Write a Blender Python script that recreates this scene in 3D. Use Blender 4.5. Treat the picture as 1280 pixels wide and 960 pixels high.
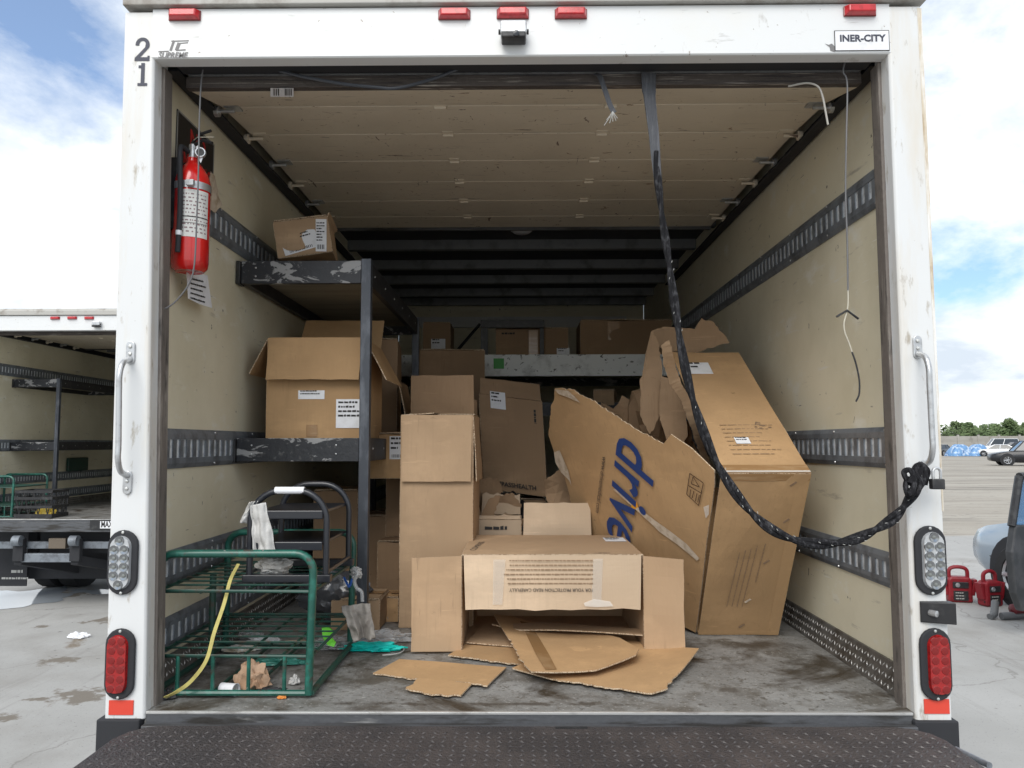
import bpy, bmesh, math, random
from mathutils import Vector, Matrix, noise
R = math.radians
random.seed(7)
scene = bpy.context.scene
for o in list(bpy.data.objects): bpy.data.objects.remove(o)
col = scene.collection
V = Vector
# ------------------------------------------------------------------ camera
F = 961.0                                   # focal length in photo pixels (1280 x 960)
YAW, PITCH, ROLL = R(0.6), R(4.4), R(0.1)
CAM = V((-0.012, -2.28, 1.70))
fw = V((-math.sin(YAW)*math.cos(PITCH), math.cos(YAW)*math.cos(PITCH), math.sin(PITCH)))
rt0 = V((math.cos(YAW), math.sin(YAW), 0)); up0 = rt0.cross(fw)
rt = rt0*math.cos(ROLL) - up0*math.sin(ROLL); up = up0*math.cos(ROLL) + rt0*math.sin(ROLL)
cd = bpy.data.cameras.new('camera'); cam = bpy.data.objects.new('camera', cd); col.objects.link(cam)
cd.sensor_width = 36; cd.sensor_fit = 'HORIZONTAL'; cd.lens = 36*F/1280; cd.clip_start = .05; cd.clip_end = 3000
m = Matrix.Identity(4)
for i in range(3): m[i][0] = rt[i]; m[i][1] = up[i]; m[i][2] = -fw[i]; m[i][3] = CAM[i]
cam.matrix_world = m; scene.camera = cam
# ------------------------------------------------------------------ sky and sun (bright broken overcast)
SUN_EL, SUN_AZ = R(42), R(196)              # azimuth clockwise from +y: behind the camera
world = bpy.data.worlds.new('World'); scene.world = world; world.use_nodes = True
wn = world.node_tree.nodes; wl = world.node_tree.links; wn.clear()
def wnode(t, **k):
    n = wn.new(t)
    for a, b in k.items(): setattr(n, a, b)
    return n
wout = wnode('ShaderNodeOutputWorld'); wbg = wnode('ShaderNodeBackground')
sky = wnode('ShaderNodeTexSky', sky_type='NISHITA', sun_disc=False, sun_elevation=SUN_EL, sun_rotation=SUN_AZ, air_density=1.0, dust_density=1.2)
tc = wnode('ShaderNodeTexCoord'); sep = wnode('ShaderNodeSeparateXYZ'); wl.new(tc.outputs['Generated'], sep.inputs[0])
def wmath(op, a, b=None):
    n = wnode('ShaderNodeMath', operation=op)
    for i, x in enumerate((a, b)):
        if x is None: continue
        if isinstance(x, (int, float)): n.inputs[i].default_value = x
        else: wl.new(x, n.inputs[i])
    return n.outputs[0]
den = wmath('ADD', wmath('MAXIMUM', sep.outputs[2], 0.0), 0.40)
cmb = wnode('ShaderNodeCombineXYZ'); wl.new(wmath('ADD', wmath('DIVIDE', sep.outputs[0], den), .17), cmb.inputs[0]); wl.new(wmath('DIVIDE', sep.outputs[1], den), cmb.inputs[1])
cmb.inputs[2].default_value = 12.7
def wnoise(scale, detail, rough, dist=0.0):
    n = wnode('ShaderNodeTexNoise'); n.inputs['Scale'].default_value = scale; n.inputs['Detail'].default_value = detail
    n.inputs['Roughness'].default_value = rough; n.inputs['Distortion'].default_value = dist; wl.new(cmb.outputs[0], n.inputs['Vector']); return n.outputs['Fac']
def wramp(f, pts):
    n = wnode('ShaderNodeValToRGB'); e = n.color_ramp.elements
    while len(e) < len(pts): e.new(.5)
    for i, (p, c) in enumerate(pts): e[i].position = p; e[i].color = (*c, 1)
    wl.new(f, n.inputs[0]); return n.outputs[0]
cover = wramp(wnoise(1.9, 10, .6, .2), [(.37, (0, 0, 0)), (.52, (1, 1, 1))])
shade = wramp(wnoise(3.1, 9, .6, .2), [(.33, (.50, .56, .63)), (.45, (.68, .72, .76)), (.56, (.86, .87, .87))])
skyb = wnode('ShaderNodeMix', data_type='RGBA', blend_type='MULTIPLY'); skyb.inputs[0].default_value = 1
wl.new(sky.outputs[0], skyb.inputs[6]); skyb.inputs[7].default_value = (.085, .105, .125, 1)
thin = wnode('ShaderNodeMix', data_type='RGBA'); thin.inputs[0].default_value = .15
wl.new(skyb.outputs[2], thin.inputs[6]); thin.inputs[7].default_value = (.62, .70, .80, 1)
mixs = wnode('ShaderNodeMix', data_type='RGBA'); wl.new(cover, mixs.inputs[0]); wl.new(thin.outputs[2], mixs.inputs[6]); wl.new(shade, mixs.inputs[7])
wl.new(mixs.outputs[2], wbg.inputs[0]); wbg.inputs[1].default_value = 1.0; wl.new(wbg.outputs[0], wout.inputs[0])
sl = bpy.data.lights.new('sun', 'SUN'); sl.energy = 1.5; sl.angle = R(40); sl.color = (1, .96, .9)
so = bpy.data.objects.new('sun', sl); col.objects.link(so)
sd = V((math.sin(SUN_AZ)*math.cos(SUN_EL), math.cos(SUN_AZ)*math.cos(SUN_EL), math.sin(SUN_EL)))
so.rotation_euler = (-sd).to_track_quat('-Z', 'Y').to_euler(); so.location = (0, -6, 12)
vs = scene.view_settings; vs.view_transform = 'Standard'; vs.look = 'None'; vs.exposure = 0.62; vs.gamma = 1; vs.use_curve_mapping = False
# ------------------------------------------------------------------ pixel -> place
def ray(px, py): return fw + rt*((px-640)/F) + up*((480-py)/F)
def onax(px, py, ax, v): d = ray(px, py); return CAM + d*((v-CAM[ax])/d[ax])
def PX(px, py, x): return onax(px, py, 0, x)
def PY(px, py, y): return onax(px, py, 1, y)
def PZ(px, py, z): return onax(px, py, 2, z)
def PP(px, py, p0, n): d = ray(px, py); return CAM + d*((p0-CAM).dot(n)/d.dot(n))
# ------------------------------------------------------------------ materials
MATS = {}
def mat(name, color, rough=.6, metal=0., layers=(), bump=0., bscale=40., bdetail=6, coat=0., emit=None, alpha=None, trans=0., wave=None, rnd=0., spec=None, bvec=None, spots=(), cracks=None):
    """procedural Principled: base colour, then noise-masked layers (colour, scale, lo, hi[, detail])"""
    if name in MATS: return MATS[name]
    mt = bpy.data.materials.new(name); mt.use_nodes = True; nt = mt.node_tree; N = nt.nodes; L = nt.links
    b = N['Principled BSDF']; b.inputs['Roughness'].default_value = rough; b.inputs['Metallic'].default_value = metal
    if coat: b.inputs['Coat Weight'].default_value = coat; b.inputs['Coat Roughness'].default_value = .08
    if trans: b.inputs['Transmission Weight'].default_value = trans
    if spec is not None: b.inputs['Specular IOR Level'].default_value = spec
    if alpha is not None: b.inputs['Alpha'].default_value = alpha
    if emit: b.inputs['Emission Color'].default_value = (*emit[:3], 1); b.inputs['Emission Strength'].default_value = emit[3]
    tcn = N.new('ShaderNodeTexCoord')
    def coords(s):
        mp = N.new('ShaderNodeMapping'); L.new(tcn.outputs['Object'], mp.inputs[0])
        mp.inputs['Scale'].default_value = (s, s, s) if isinstance(s, (int, float)) else s
        return mp.outputs[0]
    cur = N.new('ShaderNodeRGB'); cur.outputs[0].default_value = (*color, 1); cur = cur.outputs[0]
    for k, ly in enumerate(layers):
        c, s, lo, hi = ly[:4]; det = ly[4] if len(ly) > 4 else 7
        n = N.new('ShaderNodeTexNoise'); n.inputs['Scale'].default_value = 1; n.inputs['Detail'].default_value = det; n.inputs['Roughness'].default_value = .62
        n.inputs['Distortion'].default_value = ly[5] if len(ly) > 5 else 0
        off = N.new('ShaderNodeVectorMath'); off.operation = 'ADD'; off.inputs[1].default_value = (k*7.3+1, k*3.1, k*5.7); L.new(coords(s), off.inputs[0]); L.new(off.outputs[0], n.inputs['Vector'])
        r = N.new('ShaderNodeMapRange'); r.inputs[1].default_value = lo; r.inputs[2].default_value = hi; L.new(n.outputs['Fac'], r.inputs[0])
        mx = N.new('ShaderNodeMix'); mx.data_type = 'RGBA'; L.new(r.outputs[0], mx.inputs[0]); L.new(cur, mx.inputs[6]); mx.inputs[7].default_value = (*c, 1); cur = mx.outputs[2]
    for k, (c, cen, rad, ns, soft) in enumerate(spots):      # stains with a place and shape of their own
        sv = N.new('ShaderNodeVectorMath'); sv.operation = 'SUBTRACT'; L.new(tcn.outputs['Object'], sv.inputs[0]); sv.inputs[1].default_value = cen
        dv = N.new('ShaderNodeVectorMath'); dv.operation = 'DIVIDE'; L.new(sv.outputs[0], dv.inputs[0]); dv.inputs[1].default_value = rad
        ln = N.new('ShaderNodeVectorMath'); ln.operation = 'LENGTH'; L.new(dv.outputs[0], ln.inputs[0])
        n = N.new('ShaderNodeTexNoise'); n.inputs['Scale'].default_value = ns; n.inputs['Detail'].default_value = 8; n.inputs['Roughness'].default_value = .65; L.new(coords(1), n.inputs['Vector'])
        ma = N.new('ShaderNodeMath'); ma.operation = 'MULTIPLY_ADD'; L.new(n.outputs['Fac'], ma.inputs[0]); ma.inputs[1].default_value = 3.0; ma.inputs[2].default_value = -.9
        sb = N.new('ShaderNodeMath'); sb.operation = 'SUBTRACT'; L.new(ma.outputs[0], sb.inputs[0]); L.new(ln.outputs[1], sb.inputs[1])
        r = N.new('ShaderNodeMapRange'); r.inputs[1].default_value = 0; r.inputs[2].default_value = soft; r.inputs[4].default_value = .85; L.new(sb.outputs[0], r.inputs[0])
        mx = N.new('ShaderNodeMix'); mx.data_type = 'RGBA'; L.new(r.outputs[0], mx.inputs[0]); L.new(cur, mx.inputs[6]); mx.inputs[7].default_value = (*c, 1); cur = mx.outputs[2]
    if cracks:
        dn_ = N.new('ShaderNodeTexNoise'); dn_.inputs['Scale'].default_value = 1.3; dn_.inputs['Detail'].default_value = 6; L.new(coords(1), dn_.inputs['Vector'])
        av = N.new('ShaderNodeVectorMath'); av.operation = 'ADD'; L.new(tcn.outputs['Object'], av.inputs[0]); L.new(dn_.outputs['Color'], av.inputs[1])
        vo = N.new('ShaderNodeTexVoronoi'); vo.feature = 'DISTANCE_TO_EDGE'; vo.inputs['Scale'].default_value = cracks[1]; L.new(av.outputs[0], vo.inputs['Vector'])
        r = N.new('ShaderNodeMapRange'); r.inputs[1].default_value = cracks[2]; r.inputs[2].default_value = 0; r.inputs[4].default_value = .7; L.new(vo.outputs['Distance'], r.inputs[0])
        mx = N.new('ShaderNodeMix'); mx.data_type = 'RGBA'; L.new(r.outputs[0], mx.inputs[0]); L.new(cur, mx.inputs[6]); mx.inputs[7].default_value = (*cracks[0], 1); cur = mx.outputs[2]
    if rnd:
        oi = N.new('ShaderNodeObjectInfo'); r = N.new('ShaderNodeMapRange'); r.inputs[3].default_value = 1-rnd; r.inputs[4].default_value = 1+rnd; L.new(oi.outputs['Random'], r.inputs[0])
        hs = N.new('ShaderNodeHueSaturation'); L.new(r.outputs[0], hs.inputs['Value']); L.new(cur, hs.inputs['Color']); cur = hs.outputs[0]
    L.new(cur, b.inputs['Base Color'])
    hgt = None
    if bump:
        n = N.new('ShaderNodeTexNoise'); n.inputs['Scale'].default_value = 1; n.inputs['Detail'].default_value = bdetail; L.new(coords(bvec or bscale), n.inputs['Vector'])
        bp = N.new('ShaderNodeBump'); bp.inputs['Strength'].default_value = bump; bp.inputs['Distance'].default_value = .01; L.new(n.outputs['Fac'], bp.inputs['Height']); L.new(bp.outputs[0], b.inputs['Normal'])
    MATS[name] = mt; return mt
white = mat('white_paint', (.70, .71, .71), .38, layers=[((.70, .69, .65), 2.2, .52, .75), ((.42, .40, .37), (14, 14, 5), .66, .74, 9), ((.25, .2, .16), 45, .67, .72), ((.55, .55, .54), (9, 9, 50), .64, .70)], coat=.2, bump=.04, bscale=6)
white_pillar = mat('white_paint_rusty', (.68, .69, .69), .4, layers=[((.64, .60, .53), (9, 9, 1.3), .47, .68), ((.40, .36, .30), (30, 30, 9), .60, .70, 9), ((.20, .14, .09), 60, .71, .75)], coat=.15, bump=.05, bscale=8)
rust = mat('rusty_edge', (.60, .53, .42), .8, layers=[((.38, .27, .15), (40, 40, 7), .52, .66), ((.76, .75, .72), (30, 30, 3), .46, .56)], bump=.2, bscale=60)
trim = mat('grey_trim', (.42, .41, .38), .6, layers=[((.22, .19, .16), 9, .5, .7)], bump=.1)
gasket = mat('worn_door_track', (.155, .135, .12), .7, layers=[((.30, .27, .24), (30, 30, 2.5), .52, .68), ((.06, .055, .05), (40, 40, 7), .56, .68)], bump=.3, bscale=50)
wallm = mat('beige_wall_liner', (.78, .725, .56), .5, layers=[((.67, .615, .455), 1.6, .42, .66), ((.80, .77, .66), (2, 5, 9), .58, .70), ((.48, .44, .35), (3, 3.5, 22), .63, .72, 8), ((.15, .13, .10), (26, 26, 17), .685, .72, 5), ((.78, .75, .66), (8, 4, 70), .65, .71), ((.20, .17, .14), (9, 7, 90), .71, .74, 3)], bump=.06, bscale=9)
doorm = mat('roll_door_panel', (.72, .645, .52), .6, layers=[((.61, .54, .43), 1.5, .4, .7), ((.30, .20, .12), (14, 22, 20), .65, .69, 5, 1.5), ((.16, .11, .08), (6, 36, 20), .672, .70, 4, .8), ((.16, .11, .08), (30, 9, 20), .68, .705, 4, .8), ((.34, .28, .22), 55, .655, .72), ((.5, .44, .36), (3, 30, 5), .62, .72)], bump=.08, bscale=30)
doorw = mat('scuffed_door_edge', (.075, .062, .055), .7, layers=[((.34, .31, .27), (5, 60, 160), .57, .66), ((.035, .03, .03), (4, 50, 120), .52, .62)], bump=.4, bscale=80)
black = mat('black_plastic', (.018, .018, .02), .45, layers=[((.05, .05, .05), 20, .5, .7)])
rubber = mat('black_rubber', (.022, .023, .027), .75, bump=.1)
dkroof = mat('dark_roof_sheet', (.05, .053, .058), .7, layers=[((.035, .035, .038), 3, .4, .7)])
bowm = mat('roof_bow_steel', (.24, .25, .26), .45, metal=.3, layers=[((.14, .14, .14), 9, .5, .7)])
trackm = mat('e_track_steel', (.22, .245, .275), .45, metal=.3, layers=[((.12, .13, .145), 14, .45, .65), ((.22, .2, .18), 60, .66, .72)], bump=.1, bscale=60)
trackb = mat('e_track_slot_back', (.74, .78, .82), .5, metal=.2, layers=[((.3, .32, .34), 30, .45, .7)])
fz_ = .925
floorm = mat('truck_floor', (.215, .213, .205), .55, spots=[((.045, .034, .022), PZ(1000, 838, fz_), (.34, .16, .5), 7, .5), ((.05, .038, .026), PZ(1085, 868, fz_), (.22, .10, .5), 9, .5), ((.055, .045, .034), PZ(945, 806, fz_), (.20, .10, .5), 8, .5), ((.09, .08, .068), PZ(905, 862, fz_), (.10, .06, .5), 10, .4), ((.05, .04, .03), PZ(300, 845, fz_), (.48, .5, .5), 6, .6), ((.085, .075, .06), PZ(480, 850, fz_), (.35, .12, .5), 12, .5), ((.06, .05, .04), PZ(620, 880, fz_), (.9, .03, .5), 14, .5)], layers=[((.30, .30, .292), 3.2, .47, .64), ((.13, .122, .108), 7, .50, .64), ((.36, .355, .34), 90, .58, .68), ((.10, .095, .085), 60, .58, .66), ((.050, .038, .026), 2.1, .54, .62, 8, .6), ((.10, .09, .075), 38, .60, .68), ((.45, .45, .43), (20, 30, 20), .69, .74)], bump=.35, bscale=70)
kick = mat('diamond_plate', (.17, .165, .155), .5, metal=.5, layers=[((.09, .08, .07), 12, .45, .65)], bump=.1, bscale=60)
kickb = mat('diamond_plate_tread', (.55, .54, .52), .4, metal=.5)
gatet = mat('liftgate_tread', (.105, .095, .093), .38, metal=.2, layers=[((.05, .044, .044), 9, .45, .62)])  # paler than the deck: small glints on the tread put into the colour
gatem = mat('liftgate_deck', (.042, .037, .038), .62, layers=[((.085, .07, .066), 4, .45, .7), ((.10, .085, .08), 90, .62, .72), ((.22, .2, .19), 150, .72, .76)], bump=.9, bscale=110, bdetail=3)
sillm = mat('sill_steel', (.10, .104, .112), .5, metal=.3, layers=[((.04, .037, .034), (4, 30, 30), .48, .62), ((.24, .24, .24), (6, 40, 40), .64, .74)], bump=.2, bscale=60)
sille = mat('sill_worn_edge', (.55, .55, .54), .4, metal=.5, layers=[((.25, .24, .23), (8, 30, 30), .5, .65)])
chip = mat('chipped_black_steel', (.022, .024, .029), .5, layers=[((.30, .30, .30), (9, 20, 17), .545, .57, 9, .8), ((.10, .10, .10), 30, .6, .7)], bump=.2, bscale=40)
chipp = mat('worn_black_post', (.055, .062, .075), .45, metal=.3, layers=[((.12, .13, .15), (20, 20, 6), .5, .66), ((.3, .3, .3), 60, .70, .74)])
chipw = mat('chipped_white_beam', (.82, .85, .85), .6, layers=[((.14, .15, .15), (22, 22, 30), .60, .64, 9, .7), ((.55, .57, .57), 8, .5, .66)])
ply = mat('shelf_board', (.36, .33, .25), .7, layers=[((.27, .24, .18), (2, 12, 2), .45, .65)])
green = mat('green_paint', (.009, .082, .060), .38, layers=[((.02, .16, .12), 18, .5, .66), ((.05, .045, .035), 25, .58, .66), ((.30, .30, .28), 60, .69, .72)], coat=.3)
greenw = mat('green_wire', (.014, .06, .045), .45, layers=[((.05, .04, .03), 30, .52, .66)])
blackm = mat('black_tube', (.016, .018, .024), .32, layers=[((.09, .09, .1), 40, .66, .72)], coat=.2)
steel = mat('galvanised', (.55, .56, .57), .35, metal=.7, layers=[((.36, .36, .36), 30, .5, .7)])
screwm = mat('screw', (.6, .6, .58), .35, metal=.8)
redl = mat('red_lens', (.34, .008, .008), .16, layers=[((.18, .004, .004), 60, .45, .65)], coat=.6)
redd = mat('red_led', (.20, .003, .003), .2, coat=.5)
redm = mat('red_marker', (.55, .022, .03), .22, layers=[((.36, .012, .015), 50, .45, .65)], coat=.5)
redt = mat('red_reflector', (.66, .06, .035), .35)
clear = mat('clear_lens', (.62, .64, .66), .12, metal=.5, coat=.6)
leds = mat('clear_led', (.30, .31, .32), .12, metal=.9)
ledc = mat('led_core', (.22, .23, .22), .2, metal=.4)
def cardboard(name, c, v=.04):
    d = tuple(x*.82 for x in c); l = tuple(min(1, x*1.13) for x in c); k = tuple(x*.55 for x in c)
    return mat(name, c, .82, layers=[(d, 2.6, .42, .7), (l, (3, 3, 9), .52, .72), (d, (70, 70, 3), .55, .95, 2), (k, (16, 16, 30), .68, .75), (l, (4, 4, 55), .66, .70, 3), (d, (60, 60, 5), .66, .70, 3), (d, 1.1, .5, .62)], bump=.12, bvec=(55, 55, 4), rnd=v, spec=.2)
card = cardboard('cardboard', (.480, .330, .205), .06)
cardo = cardboard('cardboard_tan', (.500, .318, .165), .06)
cardl = cardboard('cardboard_pale', (.620, .475, .335))
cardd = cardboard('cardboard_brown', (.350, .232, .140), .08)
flute = mat('fluted_edge', (.56, .44, .31), .9, layers=[((.26, .17, .10), (220, 220, 220), .5, .56, 1)])
torn = mat('torn_paper', (.60, .50, .39), .9, layers=[((.42, .32, .22), 30, .45, .65)], bump=.3)
tape = mat('brown_tape', (.33, .19, .085), .25, layers=[((.42, .27, .14), (9, 9, 60), .5, .68)], coat=.3)
cleart = mat('clear_tape', (.70, .66, .60), .18, alpha=.35)
paper = mat('white_label', (.78, .79, .82), .6, layers=[((.66, .66, .67), 20, .5, .7)])
ink = mat('black_ink', (.035, .033, .033), .8)
inkb = mat('brown_ink', (.25, .165, .10), .85)
inkn = mat('navy_ink', (.014, .045, .185), .7)
inkg = mat('orange_ink', (.75, .34, .03), .7)
navy = mat('navy_decal', (.035, .038, .06), .5)
extr = mat('extinguisher_red', (.62, .014, .012), .22, coat=.6, layers=[((.5, .01, .01), 9, .5, .7)])
rope = mat('black_webbing', (.014, .014, .016), .92, spec=.2, layers=[((.06, .06, .065), (90, 90, 40), .5, .65)], bump=.5, bvec=(300, 300, 120))
webg = mat('grey_webbing', (.060, .063, .072), .7, layers=[((.11, .115, .125), (120, 20, 9), .5, .65)], bump=.4, bvec=(300, 40, 40))
fleck = mat('white_thread', (.40, .40, .38), .8)
wirem = mat('grey_cable', (.13, .13, .135), .5)
wirew = mat('bare_wire', (.50, .47, .38), .5)
concrete = mat('concrete_apron', (.335, .33, .315), .8, cracks=((.19, .18, .165), .42, .005), spots=[((.15, .125, .095), PZ(x_, y_, .004), (rx_*2.3, ry_*2.3, 1), 8, .30) for x_, y_, rx_, ry_ in ((104, 869, .16, .13), (72, 826, .13, .08), (126, 776, .11, .10), (50, 783, .05, .04), (4, 898, .09, .05), (52, 874, .07, .03), (84, 742, .25, .17))], layers=[((.41, .405, .39), .45, .4, .65), ((.29, .28, .26), 1.1, .52, .72, 9), ((.27, .26, .245), (7, .5, 1), .58, .72, 6), ((.20, .165, .125), (2.3, 1.2, 1), .64, .71, 8, .5), ((.13, .12, .115), 14, .66, .73), ((.36, .355, .34), 60, .60, .70), ((.16, .155, .15), 90, .62, .70)], bump=.25, bscale=25)
gravel = mat('gravel_lot', (.315, .285, .24), .95, layers=[((.38, .35, .30), (.08, .35, 1), .42, .62), ((.18, .165, .14), (.25, 1.6, 1), .50, .68), ((.20, .185, .16), 4, .58, .72), ((.45, .43, .39), 12, .62, .72)], bump=.5, bscale=9)
puddle = mat('puddle', (.12, .10, .075), .2, layers=[((.16, .135, .10), 3, .4, .65)])
puddlew = mat('pale_puddle', (.42, .46, .50), .08)
bluep = mat('tarp_blue', (.14, .29, .52), .5, layers=[((.50, .60, .72), 1.6, .50, .60), ((.06, .15, .34), 2.2, .53, .64)], bump=.6, bscale=4)
# ------------------------------------------------------------------ mesh helpers
class MB:
    def __init__(s): s.v = []; s.f = []; s.rim = None
    def add(s, vs, fs):
        n = len(s.v); s.v += [V(p) for p in vs]; s.f += [tuple(n+i for i in f) for f in fs]; return s
    def hexa(s, a, b, c, d, e, f, g, h): return s.add([a, b, c, d, e, f, g, h], [(0, 3, 2, 1), (4, 5, 6, 7), (0, 1, 5, 4), (1, 2, 6, 5), (2, 3, 7, 6), (3, 0, 4, 7)])
    def box(s, x0, x1, y0, y1, z0, z1): return s.hexa((x0, y0, z0), (x1, y0, z0), (x1, y1, z0), (x0, y1, z0), (x0, y0, z1), (x1, y0, z1), (x1, y1, z1), (x0, y1, z1))
    def obox(s, o, u, v, w): o, u, v, w = V(o), V(u), V(v), V(w); return s.hexa(o, o+u, o+u+v, o+v, o+w, o+u+w, o+u+v+w, o+v+w)
    def tube(s, pts, r, n=8, closed=False):
        pts = [V(p) for p in pts]; rs = r if isinstance(r, (list, tuple)) else [r]*len(pts); k = len(pts); prev = None; base = len(s.v)
        for i, p in enumerate(pts):
            t = (pts[(i+1) % k]-pts[i-1]) if closed or 0 < i < k-1 else (pts[1]-pts[0] if i == 0 else pts[-1]-pts[-2])
            t.normalize()
            if prev is None: a = t.orthogonal().normalized()
            else: a = (prev - t*prev.dot(t)); a = a.normalized() if a.length > 1e-6 else t.orthogonal().normalized()
            prev = a; b = t.cross(a)
            for j in range(n): an = 2*math.pi*j/n; s.v.append(p+(a*math.cos(an)+b*math.sin(an))*rs[i])
        for i in range(k if closed else k-1):
            for j in range(n):
                i2 = (i+1) % k; s.f.append((base+i*n+j, base+i*n+(j+1) % n, base+i2*n+(j+1) % n, base+i2*n+j))
        if not closed: s.f.append(tuple(base+j for j in range(n))[::-1]); s.f.append(tuple(base+(k-1)*n+j for j in range(n)))
        return s
    def lathe(s, prof, c=(0, 0, 0), ax=(0, 0, 1), n=20, a0=0, a1=2*math.pi):
        ax = V(ax).normalized(); a = ax.orthogonal().normalized(); b = ax.cross(a); c = V(c); base = len(s.v); full = abs(a1-a0-2*math.pi) < 1e-6; m_ = n if full else n+1
        for r, h in prof:
            for j in range(m_): an = a0+(a1-a0)*j/n; s.v.append(c+ax*h+(a*math.cos(an)+b*math.sin(an))*r)
        for i in range(len(prof)-1):
            for j in range(n): j2 = (j+1) % m_; s.f.append((base+i*m_+j, base+i*m_+j2, base+(i+1)*m_+j2, base+(i+1)*m_+j))
        return s
    def prism(s, poly, d):
        poly = [V(p) for p in poly]; n = len(poly); d = V(d); b = len(s.v); s.v += poly+[p+d for p in poly]
        s.f.append(tuple(b+i for i in range(n))); s.f.append(tuple(b+n+i for i in range(n))[::-1])
        for i in range(n): j = (i+1) % n; s.f.append((b+j, b+i, b+n+i, b+n+j))
        return s
    def build(s, name, material, parent=None, smooth=False, bevel=0, loc=None):
        me = bpy.data.meshes.new(name); org = ORG.get(parent.name, V((0, 0, 0))) if parent else (V(loc) if loc is not None else V((0, 0, 0)))
        me.from_pydata([tuple(p-org) for p in s.v], [], s.f); me.materials.append(material)
        if s.rim is not None:
            me.materials.append(flute)
            for pg in me.polygons[s.rim:]: pg.material_index = 1
        bm = bmesh.new(); bm.from_mesh(me); bmesh.ops.recalc_face_normals(bm, faces=bm.faces); bm.to_mesh(me); bm.free()
        if smooth: me.shade_smooth(); me.set_sharp_from_angle(angle=R(40))
        o = bpy.data.objects.new(name, me); col.objects.link(o)
        if parent: o.parent = parent
        else: o.location = org
        ORG[o.name] = org
        if bevel: md = o.modifiers.new('bevel', 'BEVEL'); md.width = bevel; md.segments = 2; md.limit_method = 'ANGLE'; md.harden_normals = False
        return o
ORG = {}
def tag(o, label=None, cat=None, group=None, kind=None):
    if label: o['label'] = label
    if cat: o['category'] = cat
    if group: o['group'] = group
    if kind: o['kind'] = kind
    return o
def thing(name, loc, label, cat, group=None):
    o = bpy.data.objects.new(name, None); col.objects.link(o); o.location = loc; o.empty_display_size = .1; ORG[o.name] = V(loc); return tag(o, label, cat, group)
def box(name, mt, parent, x0, x1, y0, y1, z0, z1, bevel=0): return MB().box(x0, x1, y0, y1, z0, z1).build(name, mt, parent, bevel=bevel)
def arc(c, r, a0, a1, n, u, v): return [V(c)+V(u)*(r*math.cos(a0+(a1-a0)*i/n))+V(v)*(r*math.sin(a0+(a1-a0)*i/n)) for i in range(n+1)]
def smoothpath(pts, n=8):
    pts = [V(p) for p in pts]; out = []; P = [pts[0]*2-pts[1]]+pts+[pts[-1]*2-pts[-2]]
    for i in range(1, len(P)-2):
        a, b, c, d = P[i-1:i+3]
        for k in range(n):
            t = k/n; out.append(.5*((2*b)+(c-a)*t+(2*a-5*b+4*c-d)*t*t+(3*b-a-3*c+d)*t**3))
    out.append(pts[-1]); return out
def text(body, parent, mt, o, right, upv, size, name='lettering', bold=0., shear=0., align='LEFT', fit=None, ext=.0006):
    """flat mesh lettering laid on a surface; fit = width in metres"""
    cu = bpy.data.curves.new('t', 'FONT'); cu.body = body; cu.size = 1; cu.align_x = align; cu.offset = bold; cu.shear = shear; cu.resolution_u = 3
    ob = bpy.data.objects.new('t', cu); col.objects.link(ob); dg = bpy.context.evaluated_depsgraph_get(); me = bpy.data.meshes.new_from_object(ob.evaluated_get(dg)); bpy.data.objects.remove(ob)
    r_, u_ = V(right).normalized(), V(upv).normalized(); nrm = r_.cross(u_); sx = sy = size
    if fit:
        xs = [p.co.x for p in me.vertices]; sx = fit/(max(xs)-min(xs))
    org = ORG.get(parent.name, V((0, 0, 0)))
    for p in me.vertices: p.co = V(o)+r_*(p.co.x*sx)+u_*(p.co.y*sy)+nrm*ext-org
    me.materials.clear(); me.materials.append(mt); t = bpy.data.objects.new(name, me); col.objects.link(t); t.parent = parent; ORG[t.name] = org; return t
def lines(parent, mt, o, right, upv, n, width, pitch, h=.5, seed=1, name='printed_text', ragged=.25):
    """rows of small print too fine to read"""
    rn = random.Random(seed); mb = MB(); r_, u_ = V(right).normalized(), V(upv).normalized(); nm = r_.cross(u_)*.0007
    for i in range(n):
        x = 0; end = width*(1-rn.random()*ragged)
        while x < end:
            w = pitch*(.3+rn.random()*.9); w = min(w, end-x+.001); a = V(o)+r_*x-u_*(i*pitch)+nm
            mb.add([a, a+r_*w, a+r_*w+u_*pitch*h*(.8+.4*rn.random()), a+u_*pitch*h], [(0, 1, 2, 3)]); x += w+pitch*.16
    return mb.build(name, mt, parent)
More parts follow.
